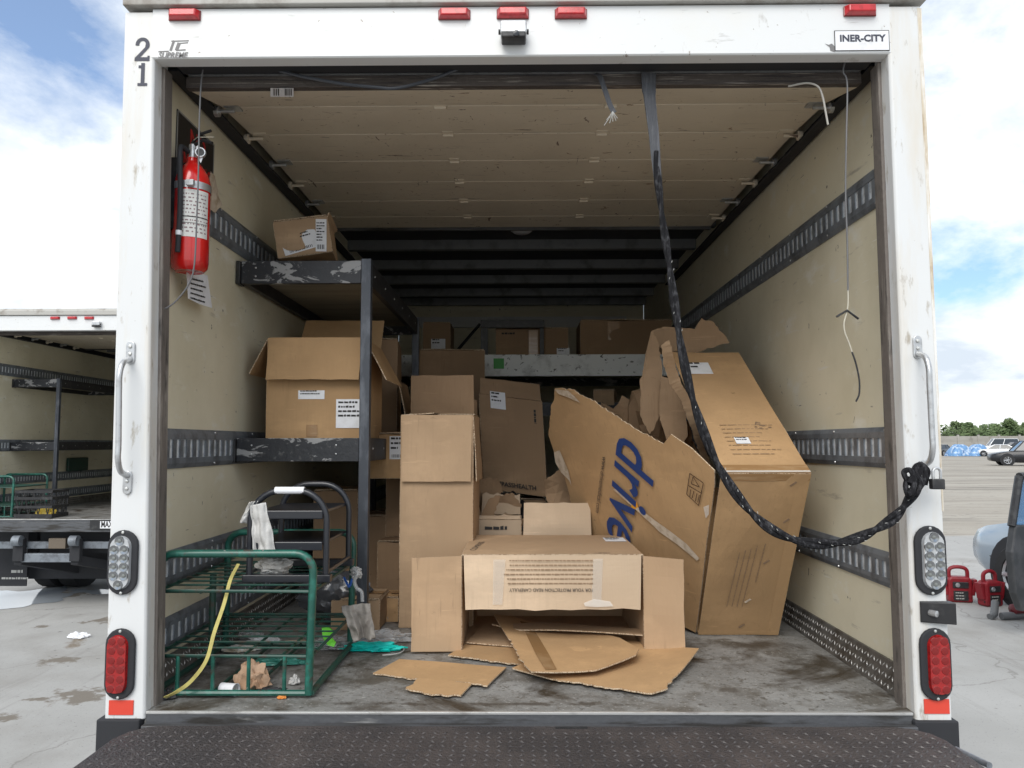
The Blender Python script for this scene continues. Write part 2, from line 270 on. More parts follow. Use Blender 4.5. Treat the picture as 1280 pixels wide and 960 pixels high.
def sheet(a, b, c, d, th=.004, amp=.004, n=10, seed=0, ragged=0.):
    """a slightly uneven cardboard panel between four corners"""
    a, b, c, d = map(V, (a, b, c, d)); nm = (b-a).cross(d-a).normalized(); mb = MB(); g = []
    for j in range(n+1):
        for i in range(n+1):
            s, t = i/n, j/n; p = (a*(1-s)+b*s)*(1-t)+(d*(1-s)+c*s)*t
            w = math.sin(math.pi*s)*math.sin(math.pi*t)
            p = p+nm*(amp*(w*1.4*noise.noise(V((seed*3.7, s*1.5, t*1.5)))*2+.6*noise.noise(p*6+V((seed, 0, 0)))+.55*(.5-abs(noise.noise(p*11+V((0, seed*2, 0)))))*w))
            if t == 1: p = p+(d-a).normalized()*(-.006*abs(noise.noise(V((s*3, seed*1.9, 7)))))
            if ragged and t == 1: p = p+(d-a).normalized()*ragged*noise.noise(V((s*14, seed, 3)))
            g.append(p)
    k = len(g); mb.v = [p-nm*th/2 for p in g]+[p+nm*th/2 for p in g]; W = n+1
    for j in range(n):
        for i in range(n):
            q = (j*W+i, j*W+i+1, (j+1)*W+i+1, (j+1)*W+i); mb.f += [q[::-1], tuple(x+k for x in q)]
    mb.rim = len(mb.f); rim = [i for i in range(W)]+[j*W+n for j in range(1, W)]+[n*W+i for i in range(n-1, -1, -1)]+[j*W for j in range(n-1, 0, -1)]
    for i in range(len(rim)): p, q = rim[i], rim[(i+1) % len(rim)]; mb.f.append((p, q, q+k, p+k))
    return mb
def polysheet(pts, nm, th=.004, bend=None, torn_edges=(), tear=.006, seed=0, sub=.035, mb_rim=True):
    """cardboard cut to an outline; edges in torn_edges are ragged; bend(p) lifts it"""
    pts = [V(p) for p in pts]; nm = V(nm).normalized(); rn = random.Random(seed); out = []
    for i, p in enumerate(pts):
        q = pts[(i+1) % len(pts)]; e = q-p; side = e.cross(nm).normalized(); k = max(1, int(e.length/(.012 if i in torn_edges else sub)))
        for j in range(k):
            x = p+e*(j/k)
            if i in torn_edges and j: x += side*(tear*(rn.random()-.5)*2+tear*1.6*noise.noise(x*25+V((seed, 0, 0))))
            out.append(x)
    bm = bmesh.new(); vs_ = [bm.verts.new(p) for p in out]; fc = bm.faces.new(vs_); bmesh.ops.triangulate(bm, faces=[fc])
    for _ in range(2):
        bm.edges.ensure_lookup_table(); es = [e for e in bm.edges if e.calc_length() > sub*1.8 and not e.is_boundary]
        if es: bmesh.ops.subdivide_edges(bm, edges=es, cuts=1, use_grid_fill=False); bmesh.ops.triangulate(bm, faces=bm.faces[:])
    bmesh.ops.beautify_fill(bm, faces=bm.faces[:], edges=[e for e in bm.edges if not e.is_boundary])
    if bend:
        for v_ in bm.verts: v_.co = bend(v_.co.copy())
    bm.verts.index_update(); g = [v_.co.copy() for v_ in bm.verts]; fs = [tuple(v_.index for v_ in f.verts) for f in bm.faces]; bd = [(e.verts[0].index, e.verts[1].index) for e in bm.edges if e.is_boundary]; bm.free()
    mb = MB(); k = len(g); mb.v = [p for p in g]+[p+nm*th for p in g]
    mb.f = [f[::-1] for f in fs]+[tuple(x+k for x in f) for f in fs]; mb.rim = len(mb.f) if mb_rim else None; mb.f += [(a, b, b+k, a+k) for a, b in bd]; return mb
def carton(name, label, o, u, v, w, mt=None, flaps=None, closed=True, seed=0, group=None, tapes=True, cat='box', amp=.004, flen=None, skip=()):
    """o = corner, u width, v depth (away), w towards the opening; flaps: {side: (angle, length)}; angle 0 = straight on, 90 = closed, negative = outwards"""
    mt = mt or card; o, u, v, w = map(V, (o, u, v, w))
    yw_ = {9: 6, 15: -5, 16: 8, 25: -4, 26: 5, 61: 9, 62: -12, 21: 4, 73: 7, 74: -8}.get(seed)
    if yw_: mz = Matrix.Rotation(R(yw_), 3, 'Z'); u = mz @ u; v = mz @ v
    c = o+u*.5+v*.5
    t = thing(name, c, label, cat, group); U, W_, Vv = u.normalized(), w.normalized(), v.normalized(); th = .004
    quads = {'front': (o, o+u, o+u+w, o+w), 'back': (o+u+v, o+v, o+v+w, o+u+v+w), 'left': (o+v, o, o+w, o+v+w), 'right': (o+u, o+u+v, o+u+v+w, o+u+w), 'bottom': (o+u, o, o+v, o+u+v)}
    parts = {}
    for i, (k, q) in enumerate(quads.items()):
        if k in skip: continue
        cen = sum((V(p) for p in q), V())/4; q = [p+(cen-p).normalized()*.0015 for p in q] if k != 'front' else q
        parts[k] = sheet(*q, th=th, amp=amp, seed=seed*11+i).build('panel', mt, t)
    inn = {'front': Vv, 'back': -Vv, 'left': U, 'right': -U}
    edge = {'front': (o+w, o+u+w), 'back': (o+u+v+w, o+v+w), 'left': (o+v+w, o+w), 'right': (o+u+w, o+u+v+w)}
    if flaps is None and closed: flaps = {'left': (88, u.length*.49), 'right': (88, u.length*.49), 'front': (90, v.length*.495), 'back': (90, v.length*.495)}
    for i, (k, fl) in enumerate((flaps or {}).items()):
        an, ln = R(fl[0]), fl[1]; a, b = edge[k]; d = (W_*math.cos(an)+inn[k]*math.sin(an))*ln; e = (b-a)*.012
        lift = W_*(.006 if k in ('front', 'back') and fl[0] > 80 else .001)
        parts['flap_'+k] = sheet(a+e+lift, b-e+lift, b-e*2+d+lift, a+e*2+d+lift, th=th, amp=amp*1.3, seed=seed*13+i+5, ragged=fl[2] if len(fl) > 2 else .002).build('flap', mt, t)
    if closed and tapes and not (flaps and len(flaps) < 4):
        m0 = o+w+v*.5+W_*.0125; MB().obox(m0-Vv*.025+u*.005, u*.99, Vv*.05, W_*.0008).build('tape', tape, t)
    return t, parts
def label_on(parent, o, right, upv, w, h, rows=5, seed=1, mt=None, barcode=True):
    r_, u_ = V(right).normalized(), V(upv).normalized(); nm = r_.cross(u_); o = V(o)+nm*.0035
    l = MB().obox(o, r_*w, u_*h, nm*.0008).build('shipping_label', mt or paper, parent); o2 = o+nm*.001
    lines(l, ink, o2+r_*w*.08+u_*h*.86, r_, u_, rows, w*.8, h*.62/max(rows, 1), .42, seed, ragged=.5)
    if barcode:
        rn = random.Random(seed); mb = MB(); x = w*.15
        while x < w*.8: b = .0012+rn.random()*.003; p = o2+r_*x+u_*h*.07; mb.add([p, p+r_*b, p+r_*b+u_*h*.14, p+u_*h*.14], [(0, 1, 2, 3)]); x += b+.0015+rn.random()*.003
        mb.build('barcode', ink, l)
    return l
def blob(c, sx, sy, sz, seed=0, amp=.35, freq=2.2, sub=4, flat=True, fold=0):
    bm = bmesh.new(); bmesh.ops.create_icosphere(bm, subdivisions=sub, radius=1); s0 = V((seed*5.1, seed*2.3, 0)); mb = MB()
    for v_ in bm.verts:
        p = v_.co.copy(); n1 = noise.fractal(p*freq+s0, 1, 2, 4); rid = 1-abs(noise.noise(p*freq*1.7+s0*2))*2
        k = 1+amp*n1+amp*.5*rid
        q = V((p.x*sx, p.y*sy, p.z*sz))*k
        if flat and q.z < 0: q.z *= .12
        mb.v.append(V(c)+q)
    bm.verts.index_update(); mb.f = [tuple(v_.index for v_ in f.verts) for f in bm.faces]; bm.free()
    if flat:
        zm = min(p.z for p in mb.v); dz = c[2]-zm
        for p in mb.v: p.z += dz
    return mb
def copy_tree(o, parent=None, skip=()):
    c = o.copy(); col.objects.link(c); c.parent = parent; ORG[c.name] = ORG.get(o.name, V())
    for ch in list(o.children):
        if ch.name.split('.')[0] in skip: continue
        copy_tree(ch, c, skip)
    return c
# ================================================================== THE SETTING
GY = 600
g = MB().add([(-700, -60, 0), (900, -60, 0), (900, GY*2, 0), (-700, GY*2, 0)], [(0, 1, 2, 3)]).build('ground', gravel); tag(g, kind='structure')
edge = [(-30, -14), (22, -14)]
for i in range(40): x = 22-52*i/39; edge.append((x, 12.0+1.0*noise.noise(V((x*.35, 0, 0)))+.5*noise.noise(V((x*1.5, 3, 0)))))
apron = MB().add([(x, y, .004) for x, y in edge], [tuple(range(len(edge)))]).build('concrete_apron', concrete); tag(apron, kind='structure')
def puddle_at(px, py, w, d, seed, mt=puddle):
    c = PZ(px, py, .008); mb = MB(); n = 48
    pts = [c+V((w*.5*math.cos(a)*(1+.75*noise.noise(V((math.cos(a)*1.6, math.sin(a)*1.6, seed*3.7)))+.3*noise.noise(V((math.cos(a)*5, math.sin(a)*5, seed*1.3)))), d*.5*math.sin(a)*(1+.8*noise.noise(V((math.cos(a)*1.8, math.sin(a)*1.8, seed*2.1+9)))), 0)) for a in (2*math.pi*i/n for i in range(n))]
    tag(mb.add(pts, [tuple(range(n))]).build('puddle', mt), kind='structure')
puddle_at(5, 750, 1.1, 1.4, 9, puddlew); puddle_at(122, 739, .7, .3, 10, puddlew)
# boundary wall and the wood behind it
WY = 150
wallc = mat('boundary_concrete', (.30, .285, .26), .9, layers=[((.38, .37, .34), (.1, 1, .8), .45, .65), ((.2, .19, .17), .7, .55, .72)])
bw = thing('boundary_wall', (90, WY, 0), 'long grey concrete boundary wall behind the far parked cars', 'wall')
for i in range(50): x = 30+i*4; box('wall_panel', wallc, bw, x+.18, x+3.82, WY, WY+.15, 0, 2.95+.12*noise.noise(V((i*1.7, 0, 0))))
for i in range(51): x = 30+i*4; box('wall_post', wallc, bw, x-.18, x+.18, WY-.08, WY+.22, 0, 3.2)
leafm = mat('foliage', (.10, .15, .055), .8, layers=[((.135, .185, .075), .35, .45, .6), ((.05, .09, .03), .5, .52, .66)], rnd=.12)
barkm = mat('bark', (.12, .09, .06), .9, bump=.4)
def foliage(mb, c, rx, ry, rz, n, s, seed):
    rn = random.Random(seed)
    for i in range(n):
        d = V((rn.gauss(0, 1), rn.gauss(0, 1), rn.gauss(0, 1))).normalized()*(rn.random()**.4)*(1+.35*noise.noise(V((i*.01, seed, 0))))
        p = V(c)+V((d.x*rx, d.y*ry, d.z*rz)); a = V((rn.gauss(0, 1), rn.gauss(0, 1), rn.gauss(0, .6))).normalized(); b = a.orthogonal().normalized(); k = s*(.6+rn.random())
        mb.add([p-a*k, p+b*k*.6, p+a*k, p-b*k*.6], [(0, 1, 2, 3)])
mb = MB(); rn = random.Random(5)
for i in range(190):
    x = 30+i*1.05+rn.random(); y = WY+6+rn.random()*22; h = 4.6+1.1*noise.noise(V((x*.08, 0, 0)))+rn.random()*.9
    foliage(mb, (x, y, h*.55), 2.0+rn.random(), 1.9, h*.48, 260, .36, i)
tag(mb.build('far_wood', leafm), kind='stuff', label='low green wood running along behind the boundary wall')
def tree(x, y, h, r, seed, label):
    t = thing('tree', (x, y, 0), label, 'tree', 'trees rising above the far wood'); b = MB().tube([(x, y, 0), (x+.1, y, h*.45), (x-.1, y, h*.8)], [.22, .15, .06], 7)
    rn = random.Random(seed)
    for k in range(5): a = rn.random()*6.28; z = h*(.4+.08*k); b.tube([(x, y, z), (x+math.cos(a)*r*.6, y+math.sin(a)*r*.6, z+h*.18)], [.07, .03], 5)
    b.build('trunk', barkm, t); c = MB()
    for k in range(9): a = rn.random()*6.28; q = r*(.2+.6*rn.random()); foliage(c, (x+math.cos(a)*q, y+math.sin(a)*q, h*(.55+.38*rn.random())), r*.42, r*.42, h*.13, 220, .25, seed*9+k)
    c.build('crown', leafm, t)
for px, top, r, lb in ((1253, 524, 2.6, 'tall dark tree rising highest above the far wood'), (1201, 528, 2.2, 'rounded tree standing a little proud of the far wood'), (1278, 527, 2.4, 'broad tree in the far wood above the black pickup')):
    p = PY(px, top, WY+14); tree(p.x, WY+14, p.z, r, px, lb)

# ================================================================== THE BOX TRUCK
FL = .925; WX = 1.17; LEN = 5.0; HB = 2.864; HT = 3.045
truck = thing('box_truck', (0, 0, 0), 'white box truck with open rear full of loose cardboard boxes', 'truck', 'box trucks on the concrete apron')
for s in (-1, 1):
    def prof_(z):
        xo = 1.221 if s > 0 else 1.2165+.0095*(z-.93); xi = 1.119 if s > 0 else 1.101+.0205*(z-.95)
        return [(s*xo, 0, z), (s*(xi+.006), 0, z), (s*xi, .006, z), (s*xi, .095, z), (s*xo, .095, z)]
    a_, b_ = prof_(.905), prof_(HT-.008); pm = MB(); pm.add(a_+b_, [(0, 1, 2, 3, 4), (9, 8, 7, 6, 5)]+[(k, (k+1) % 5, 5+(k+1) % 5, 5+k) for k in range(5)])
    pil = pm.build('rear_pillar', white_pillar, truck, bevel=.003)
    if s < 0: pass
    # rust stained outer edge, a thin folded flange
    xo0, xo1 = (1.2235, 1.2235) if s > 0 else (1.2165+.0095*.3+.002, 1.2165+.0095*2.1+.002); z0_ = 1.5
    if s > 0: MB().hexa((s*(xo0-.004), -.0012, z0_), (s*(xo0+.0008), -.0012, z0_), (s*(xo0+.0008), .09, z0_), (s*(xo0-.004), .09, z0_), (s*(xo1-.013), -.0012, 3.03), (s*(xo1+.0008), -.0012, 3.03), (s*(xo1+.0008), .09, 3.03), (s*(xo1-.013), .09, 3.03)).build('edge_flange', rust, pil)
    MB().prism([(s*1.235, -.012, .80), (s*1.11, -.012, .80), (s*1.10, .05, .80), (s*1.235, .05, .80)], (0, 0, .108)).build('bumper_block', rubber, truck, bevel=.004)
    st = MB(); g0, g1 = (1.117, 1.117) if s > 0 else (1.099, 1.138); st.hexa((s*(g0-.008), .052, .86), (s*(g0+.03), .0525, .86), (s*(g0+.03), .105, .86), (s*(g0-.008), .105, .86), (s*(g1-.008), .052, 2.885), (s*(g1+.03), .0525, 2.885), (s*(g1+.03), .105, 2.885), (s*(g1-.008), .105, 2.885)); st.build('door_guide', gasket, truck, bevel=.002)
    box('side_wall', wallm, truck, *sorted((s*WX, s*1.19)), .0955, LEN, .93, 3.06)
    box('outer_skin', white, truck, *sorted((s*1.1905, s*1.222)), .0955, LEN, .80, 3.06)
MB().prism([(-1.1495, -.0004, HT), (-1.1495, -.0004, 2.891), (-1.1495, .004, 2.887), (-1.1495, .05, 2.885), (-1.1495, .05, HT)], (2.2755, 0, 0)).build('rear_header', white, truck, bevel=.0006)
MB().prism([(-1.235, -.02, HT+.004), (-1.235, -.02, HT+.05), (-1.235, .0, HT+.075), (-1.235, .1, HT+.075), (-1.235, .1, HT+.004)], (2.47, 0, 0)).build('roof_edge_cap', trim, truck, bevel=.003)
box('roof', dkroof, truck, -1.19, 1.19, .1, LEN, 3.062, 3.09)
box('front_wall', wallm, truck, -1.169, 1.169, LEN, LEN+.05, .9, 3.06)
box('front_wall_trim', white, truck, -1.0, 1.0, LEN-.03, LEN-.001, 2.80, 2.90)
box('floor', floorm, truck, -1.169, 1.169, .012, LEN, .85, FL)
for i, y in enumerate((2.25, 2.78, 3.35, 3.87, 4.4, 4.85)): MB().box(-1.165, 1.165, y, y+.05, 2.995, 3.06).build('roof_bow', bowm, truck)
dome = thing_ = MB().lathe([(0, -.03), (.05, -.028), (.07, -.012), (.075, 0)], PY(647, 286, 2.42)*0+V((.0, 2.52, 3.06)), (0, 0, 1), 16).build('dome_lamp', paper, truck, smooth=True)
# sill: worn bright edge, riveted face, gap above the lift platform
box('sill_edge', sille, truck, -1.098, 1.112, .0, .0115, .920, FL+.002, .001)
box('sill', sillm, truck, -1.098, 1.112, .003, .03, .80, .9195, .002)
GZ = PY(640, 907, -.03).z
box('sill_step', sillm, truck, -1.098, 1.112, -.028, .0035, .80, GZ-.004, .003)
# kick plates with raised tread
for s in (-1, 1):
    kp = MB().prism([(s*1.1685, .11, FL+.001), (s*1.128, .11, FL+.001), (s*1.160, .11, FL+.085), (s*1.1685, .11, FL+.085)], (0, LEN-.15, 0)).build('kick_plate', kick, truck)
    mb = MB(); n_ = V((-s*.084, 0, .032)).normalized(); upd = V((s*.032, 0, .084)).normalized()
    for i in range(95):
        for j in range(3):
            c = V((s*1.128, .13+i*.022+(.011 if j % 2 else 0), FL+.001))+upd*(.016+j*.027); d = (V((0, 1, 0))*(1 if (i+j) % 2 else -1)+upd*1.3).normalized()*.0095; w_ = n_.cross(d).normalized()*.0022
            mb.add([c-d, c+w_, c+d, c-w_, c+n_*.0025], [(0, 1, 4), (1, 2, 4), (2, 3, 4), (3, 0, 4)])
    tag(mb.build('tread_bumps', kickb, kp), kind='stuff')
# e-tracks
def e_track(s, z0, z1, y0=.1, y1=4.9, pitch=.052):
    x0, x1 = s*(WX-.001), s*(WX-.013); mb = MB(); h = z1-z0; a = h*.25
    fl = [(x0, z0-.004), (x1+s*.007, z0-.004), (x1, z0+.012), (x1, z0+a), (x0, z0+a)]
    mb.prism([(x, y0, z) for x, z in fl], (0, y1-y0, 0)); mb.prism([(x, y0, z0+z1-z) for x, z in fl], (0, y1-y0, 0))
    n = int((y1-y0)/pitch)
    for i in range(n): y = y0+i*pitch; mb.box(*sorted((s*(WX-.003), x1+s*.001)), y, y+pitch*.52, z0+a+.0005, z1-a-.0005)
    t = mb.build('e_track', trackm, truck); MB().box(*sorted((s*(WX-.0004), s*(WX-.008))), y0+.01, y1-.01, z0+a, z1-a).build('slot_back', trackb, t)
    r = MB()
    for i in range(12):
        for z in (z0+.006, z1-.006): r.lathe([(.0045, .0), (.0035, .003), (0, .004)], (x1, y0+.1+i*.4, z), (-s, 0, 0), 8)
    tag(r.build('rivets', steel, t), kind='stuff')
for s in (-1, 1):
    e_track(s, 2.478, 2.602); e_track(s, 1.622, 1.746); e_track(s, 1.242, 1.346)
e_track(-1, 1.028, 1.132)
# roll-up door, parked under the roof
dz0, dz1 = PY(640, 107, .135).z, PY(640, 93, .135).z
door = MB().box(-1.10, 1.095, .135, .165, dz0, dz1).build('roll_up_door', doorw, truck, bevel=.002)
MB().box(-1.09, 1.09, .128, .172, dz1+.001, dz1+.004).build('door_seal', steel, door)
prof = [(.168, dz0+.004), (.43, 2.925), (.74, 2.948), (1.05, 2.953), (1.33, 2.955), (1.62, 2.955), (1.9, 2.955), (2.12, 2.955)]
for i in range(len(prof)-1):
    (y0, z0), (y1, z1) = prof[i], prof[i+1]; gp = .002
    MB().hexa((-1.10, y0+gp, z0), (1.10, y0+gp, z0), (1.10, y1-gp, z1), (-1.10, y1-gp, z1), (-1.10, y0+gp, z0+.028), (1.10, y0+gp, z0+.028), (1.10, y1-gp, z1+.028), (-1.10, y1-gp, z1+.028)).build('door_panel', doorm, door, bevel=.003)
    if i:
        for x in (-.30, .32):
            h = MB().box(x-.022, x+.022, y0-.03, y0+.03, z0-.004, z0+.0005); h.tube([(x-.022, y0, z0-.006), (x+.022, y0, z0-.006)], .006, 8); h.build('hinge', doorm, door, bevel=.001)
        for s in (-1, 1):
            h = MB().box(*sorted((s*1.03, s*1.085)), y0-.028, y0+.028, z0-.006, z0-.0005); h.tube([(s*1.05, y0, z0-.016), (s*1.115, y0, z0-.016)], .007, 8); h.lathe([(.0, -.008), (.02, -.008), (.02, .008), (0, .008)], (s*1.115, y0, z0-.016), (1, 0, 0), 12); h.build('roller_bracket', steel if i % 2 else doorm, door, bevel=.001)
MB().box(-1.10, 1.10, 2.122, 2.14, 2.94, 2.985).build('door_top_rail', sillm, door)
for s in (-1, 1):
    tr = [(.11, 2.932), (2.3, 2.945), (3.6, 2.945)]
    mb = MB()
    for i in range(len(tr)-1):
        (y0, z0), (y1, z1) = tr[i], tr[i+1]; xa, xb = sorted((s*1.112, s*1.16)); mb.hexa((xa, y0, z0-.03), (xb, y0, z0-.03), (xb, y1, z1-.03), (xa, y1, z1-.03), (xa, y0, z0-.022), (xb, y0, z0-.022), (xb, y1, z1-.022), (xa, y1, z1-.022)); xa, xb = sorted((s*1.155, s*1.163)); mb.hexa((xa, y0, z0-.021), (xb, y0, z0-.021), (xb, y1, z1-.021), (xa, y1, z1-.021), (xa, y0, z0+.03), (xb, y0, z0+.03), (xb, y1, z1+.03), (xa, y1, z1+.03))
    mb.build('door_rail', rubber, truck)
box('header_shadow_board', rubber, truck, -1.10, 1.10, .051, .12, 2.895, 3.05)  # black board stands in for the shade in the gap behind the header
# marker lights
for px, py in ((231.5, 20.5), (568, 19.5), (641, 18.5), (713.5, 18.5), (1074, 15)):
    c = PY(px, py, 0); w, h = .050, .0165
    b = MB().box(c.x-w, c.x+w, -.006, -.0005, c.z-h, c.z+h).build('marker_light', redd, truck, bevel=.004)
    MB().hexa((c.x-w*.97, -.0065, c.z-h*.95), (c.x+w*.97, -.0065, c.z-h*.95), (c.x+w*.97, -.0065, c.z+h*.95), (c.x-w*.97, -.0065, c.z+h*.95), (c.x-w*.8, -.026, c.z-h*.6), (c.x+w*.8, -.026, c.z-h*.6), (c.x+w*.8, -.026, c.z+h*.7), (c.x-w*.8, -.026, c.z+h*.7)).build('lens', redm, b, bevel=.003)
# reversing camera
c = PY(642, 40, -.03); rc = MB().box(c.x-.040, c.x+.040, -.05, -.001, c.z-.012, c.z+.028).build('reversing_camera', steel, truck, bevel=.005)
MB().box(c.x-.037, c.x+.037, -.058, -.006, c.z-.030, c.z-.0125).build('camera_body', black, rc, bevel=.004)
MB().lathe([(0, -.008), (.009, -.006), (.010, .004)], (c.x+.008, -.056, c.z-.02), (0, 1, 0), 14).build('camera_lens', blackm, rc, smooth=True)
for s in (-1, 1): MB().lathe([(0, .006), (.008, .006), (.008, 0)], (c.x+s*.04, -.03, c.z), (s, 0, 0), 8).build('knob', black, rc)
# oval lights
def stadium(c, w, h, y, n=10):
    r = w/2; k = h/2-r; return [V((c.x+r*math.cos(a), y, c.z+k+r*math.sin(a))) for a in (math.pi*i/n for i in range(n+1))]+[V((c.x+r*math.cos(a), y, c.z-k+r*math.sin(a))) for a in (math.pi+math.pi*i/n for i in range(n+1))]
def oval_light(px, py, pw, ph, shift, kind):
    c = PY(px, py, 0); k = 2.25/F; w, h = pw*k, ph*k; body = rubber
    t = MB().prism(stadium(c, w, h, -.012), (0, .0115, 0)).build('tail_light' if kind == 'red' else 'reversing_light', body, truck, bevel=.004)
    cl = V((c.x+shift, 0, c.z)); lw, lh = w*.70, h*.83
    l = MB(); a = stadium(cl, lw, lh, -.0125); b = stadium(cl, lw*.9, lh*.95, -.022); n = len(a)
    l.add(a+b, [tuple(range(n, 2*n))]+[(i, (i+1) % n, n+(i+1) % n, n+i) for i in range(n)]).build('lens', redl if kind == 'red' else clear, t)
    rows = [(0, .41)]+[(sx*.24, z) for z in (.245, .085, -.075, -.235) for sx in (-1, 1)]+[(0, -.40)]
    if kind == 'red': rows = [(sx*.22, z) for z in (.40, .24, .08, -.08, -.24, -.40) for sx in (-1, 1)]
    for sx, z in rows:
        p = V((cl.x+sx*lw, -.0222, cl.z+z*lh)); r = lw*(.20 if kind != 'red' else .19)
        e = MB().lathe(([(r, .0005), (r*.9, -.0008), (r*.5, -.0014), (0, -.0016)] if kind == 'red' else [(r*1.12, .0005), (r*1.1, -.0028), (r*.98, -.0026), (r*.6, -.0006), (0, -.0004)]), p, (0, 1, 0), 12).build('led', redd if kind == 'red' else leds, t, smooth=True)
        if kind != 'red': MB().lathe([(r*.5, -.0005), (r*.4, -.0022), (0, -.003)], p, (0, 1, 0), 10).build('led_core', ledc, e)
    for z in (.465, -.465): MB().lathe([(.0045, 0), (.004, -.002), (0, -.003)], (c.x, -.0122, c.z+z*h), (0, 1, 0), 10).build('screw', screwm, t)
oval_light(155, 702.5, 38, 80, -.004, 'clear'); oval_light(151.5, 829, 37, 86, -.005, 'red')
oval_light(1161.5, 700, 39, 85, .005, 'clear'); oval_light(1168, 829.5, 38, 87, .006, 'red')
for x0, x1, y0, y1 in ((136, 167.5, 875, 893.5), (1155, 1186, 873.5, 892)):
    a, b = PY(x0, y1, 0), PY(x1, y0, 0); MB().box(a.x, b.x, -.003, -.0008, a.z, b.z).build('reflector_patch', redt, truck, bevel=.0008)
a, b = PY(1150, 778, 0), PY(1187, 751, 0); lb = MB().hexa((a.x, -.001, a.z), (b.x, -.001, a.z), (b.x, -.001, b.z), (a.x, -.001, b.z), (a.x, -.008, a.z+.004), (b.x, -.034, a.z), (b.x, -.034, b.z), (a.x, -.008, b.z-.002)).build('lamp_bracket', black, truck, bevel=.002)
MB().lathe([(0, -.012), (.009, -.01), (.009, .012)], (a.x+.028, -.024, (a.z+b.z)/2), (-.5, 1, 0), 12).build('key_cylinder', steel, lb, smooth=True)
# grab handles
def grab(pxs, pyt, pyb):
    t0, b0 = PY(pxs[0], pyt, 0), PY(pxs[1], pyb, 0); r = .0085; off = -.062
    pts = [t0+V((0, -.008, -.02)), t0+V((0, -.045, -.035)), t0+V((0, off, -.07)), t0+V((0, off, -.11))]
    pts += [V((t0.x*(1-k)+b0.x*k, off, t0.z-.11+(b0.z+.11-t0.z+.11)*k)) for k in (.33, .66)]
    pts += [b0+V((0, off, .11)), b0+V((0, off, .07)), b0+V((0, -.045, .035)), b0+V((0, -.008, .02))]
    h = MB().tube(smoothpath(pts, 5), r, 12).build('grab_handle', steel, truck, smooth=True)
    for p, s in ((t0, 1), (b0, -1)):
        pl = MB().prism(stadium(p, .026, .07, -.007, 8), (0, .0065, 0)).build('mounting_plate', steel, h, bevel=.002)
        for dz in (.018, -.004): MB().lathe([(.006, 0), (.005, -.003), (0, -.004)], p+V((0, -.0075, dz*s)), (0, 1, 0), 10).build('bolt', screwm, pl)
grab((164, 160), 441, 603); grab((1146, 1153), 434, 590)
# decals
def decal(body, px, py, pw, ph, **k):
    a = PY(px, py, 0); b = PY(px+pw, py-ph, 0); return text(body, truck, k.pop('mt', navy), V((a.x, -.002, a.z)), (1, 0, 0), (0, 0, 1), (b.z-a.z)/.70, fit=b.x-a.x, name='decal', **k)
def slab_two(px0, py0, px1, py1):
    a, b = PY(px0, py1, 0), PY(px1, py0, 0); w, h = b.x-a.x, b.z-a.z; y = -.0014; mb = MB(); q = lambda u, v: V((a.x+u*w, y, a.z+v*h)); th = .2
    P = [(.02, .66)]+[(.5+.48*math.cos(t), .70+.30*math.sin(t)) for t in (math.pi*(1-i/9) for i in range(10))]+[(.96, .58), (.36, .16), (1, .16), (1, 0), (0, 0), (0, .13), (.68, .58), (.70, .68)]+[(.5+.22*math.cos(t), .72+.14*math.sin(t)) for t in (math.pi*i/6 for i in range(7))]+[(.27, .66)]
    mb.add([q(*p) for p in P], [tuple(range(len(P)))]); mb.box(a.x+w*.86, b.x, y-.0001, y+.0002, a.z, a.z+h*.22); return mb.build('decal', navy, truck)
slab_two(168.5, 47, 188, 76.5)
a, b = PY(172, 107.5, 0), PY(185, 79, 0); w, h = b.x-a.x, b.z-a.z; mb = MB(); mb.box(a.x, b.x, -.0016, -.0012, a.z, a.z+h*.12); mb.box(a.x+w*.32, a.x+w*.70, -.0016, -.0012, a.z+h*.12, b.z); mb.box(a.x+w*.05, a.x+w*.32, -.0016, -.0012, a.z+h*.78, a.z+h*.9); mb.build('decal', navy, truck)
greyd = mat('grey_decal', (.17, .165, .165), .5)
def strokes(segs, mt, nm='decal'):
    mb = MB()
    for (x0, y0), (x1, y1), w in segs:
        a, b = PY(x0, y0, -.0012), PY(x1, y1, -.0012); d = (b-a).normalized(); n = V((d.z, 0, -d.x))*(w*.5*2.3/F); mb.add([a-n, b-n, b+n, a+n], [(0, 1, 2, 3)])
    return mb.build(nm, mt, truck)
strokes([((198, 64.5), (211, 64), 1.6), ((213, 63.5), (217.5, 50.5), 3.2), ((214, 51.5), (236, 50.8), 1.6), ((220.5, 63), (224, 53.5), 4.6), ((222, 54.5), (235, 53.3), 1.5), ((220, 63), (232, 62.2), 1.8)], greyd)
decal('SUPREME', 198, 72.8, 37.5, 7.2, mt=greyd, shear=.25, bold=.02)
a, b = PY(1044, 63.5, 0), PY(1110, 39, 0); sg = MB().box(a.x, b.x, -.003, -.0008, a.z, b.z).build('dealer_plate', paper, truck)
fr = MB(); e = .0016
for q in ((a.x-e, b.x+e, b.z, b.z+e), (a.x-e, b.x+e, a.z-e, a.z), (a.x-e, a.x, a.z, b.z), (b.x, b.x+e, a.z, b.z)): fr.box(q[0], q[1], -.0034, -.0008, q[2], q[3])
fr.build('plate_border', ink, sg); c0, c1 = PY(1049, 52.5, 0), PY(1106, 44, 0)
text('INER-CITY', sg, navy, V((c0.x, -.0036, c0.z)), (1, 0, 0), (0, 0, 1), (c1.z-c0.z)/.7, bold=.035, fit=c1.x-c0.x, ext=.0004)
# paint chipped off beside the plate
MB().add([PY(x, y, -.0011) for x, y in ((1031, 54.5), (1036, 56), (1040, 54.5), (1043, 57.5), (1047, 62), (1043, 65), (1038, 63.5), (1037, 59))], [tuple(range(8))]).build('chipped_patch', greyd, truck)
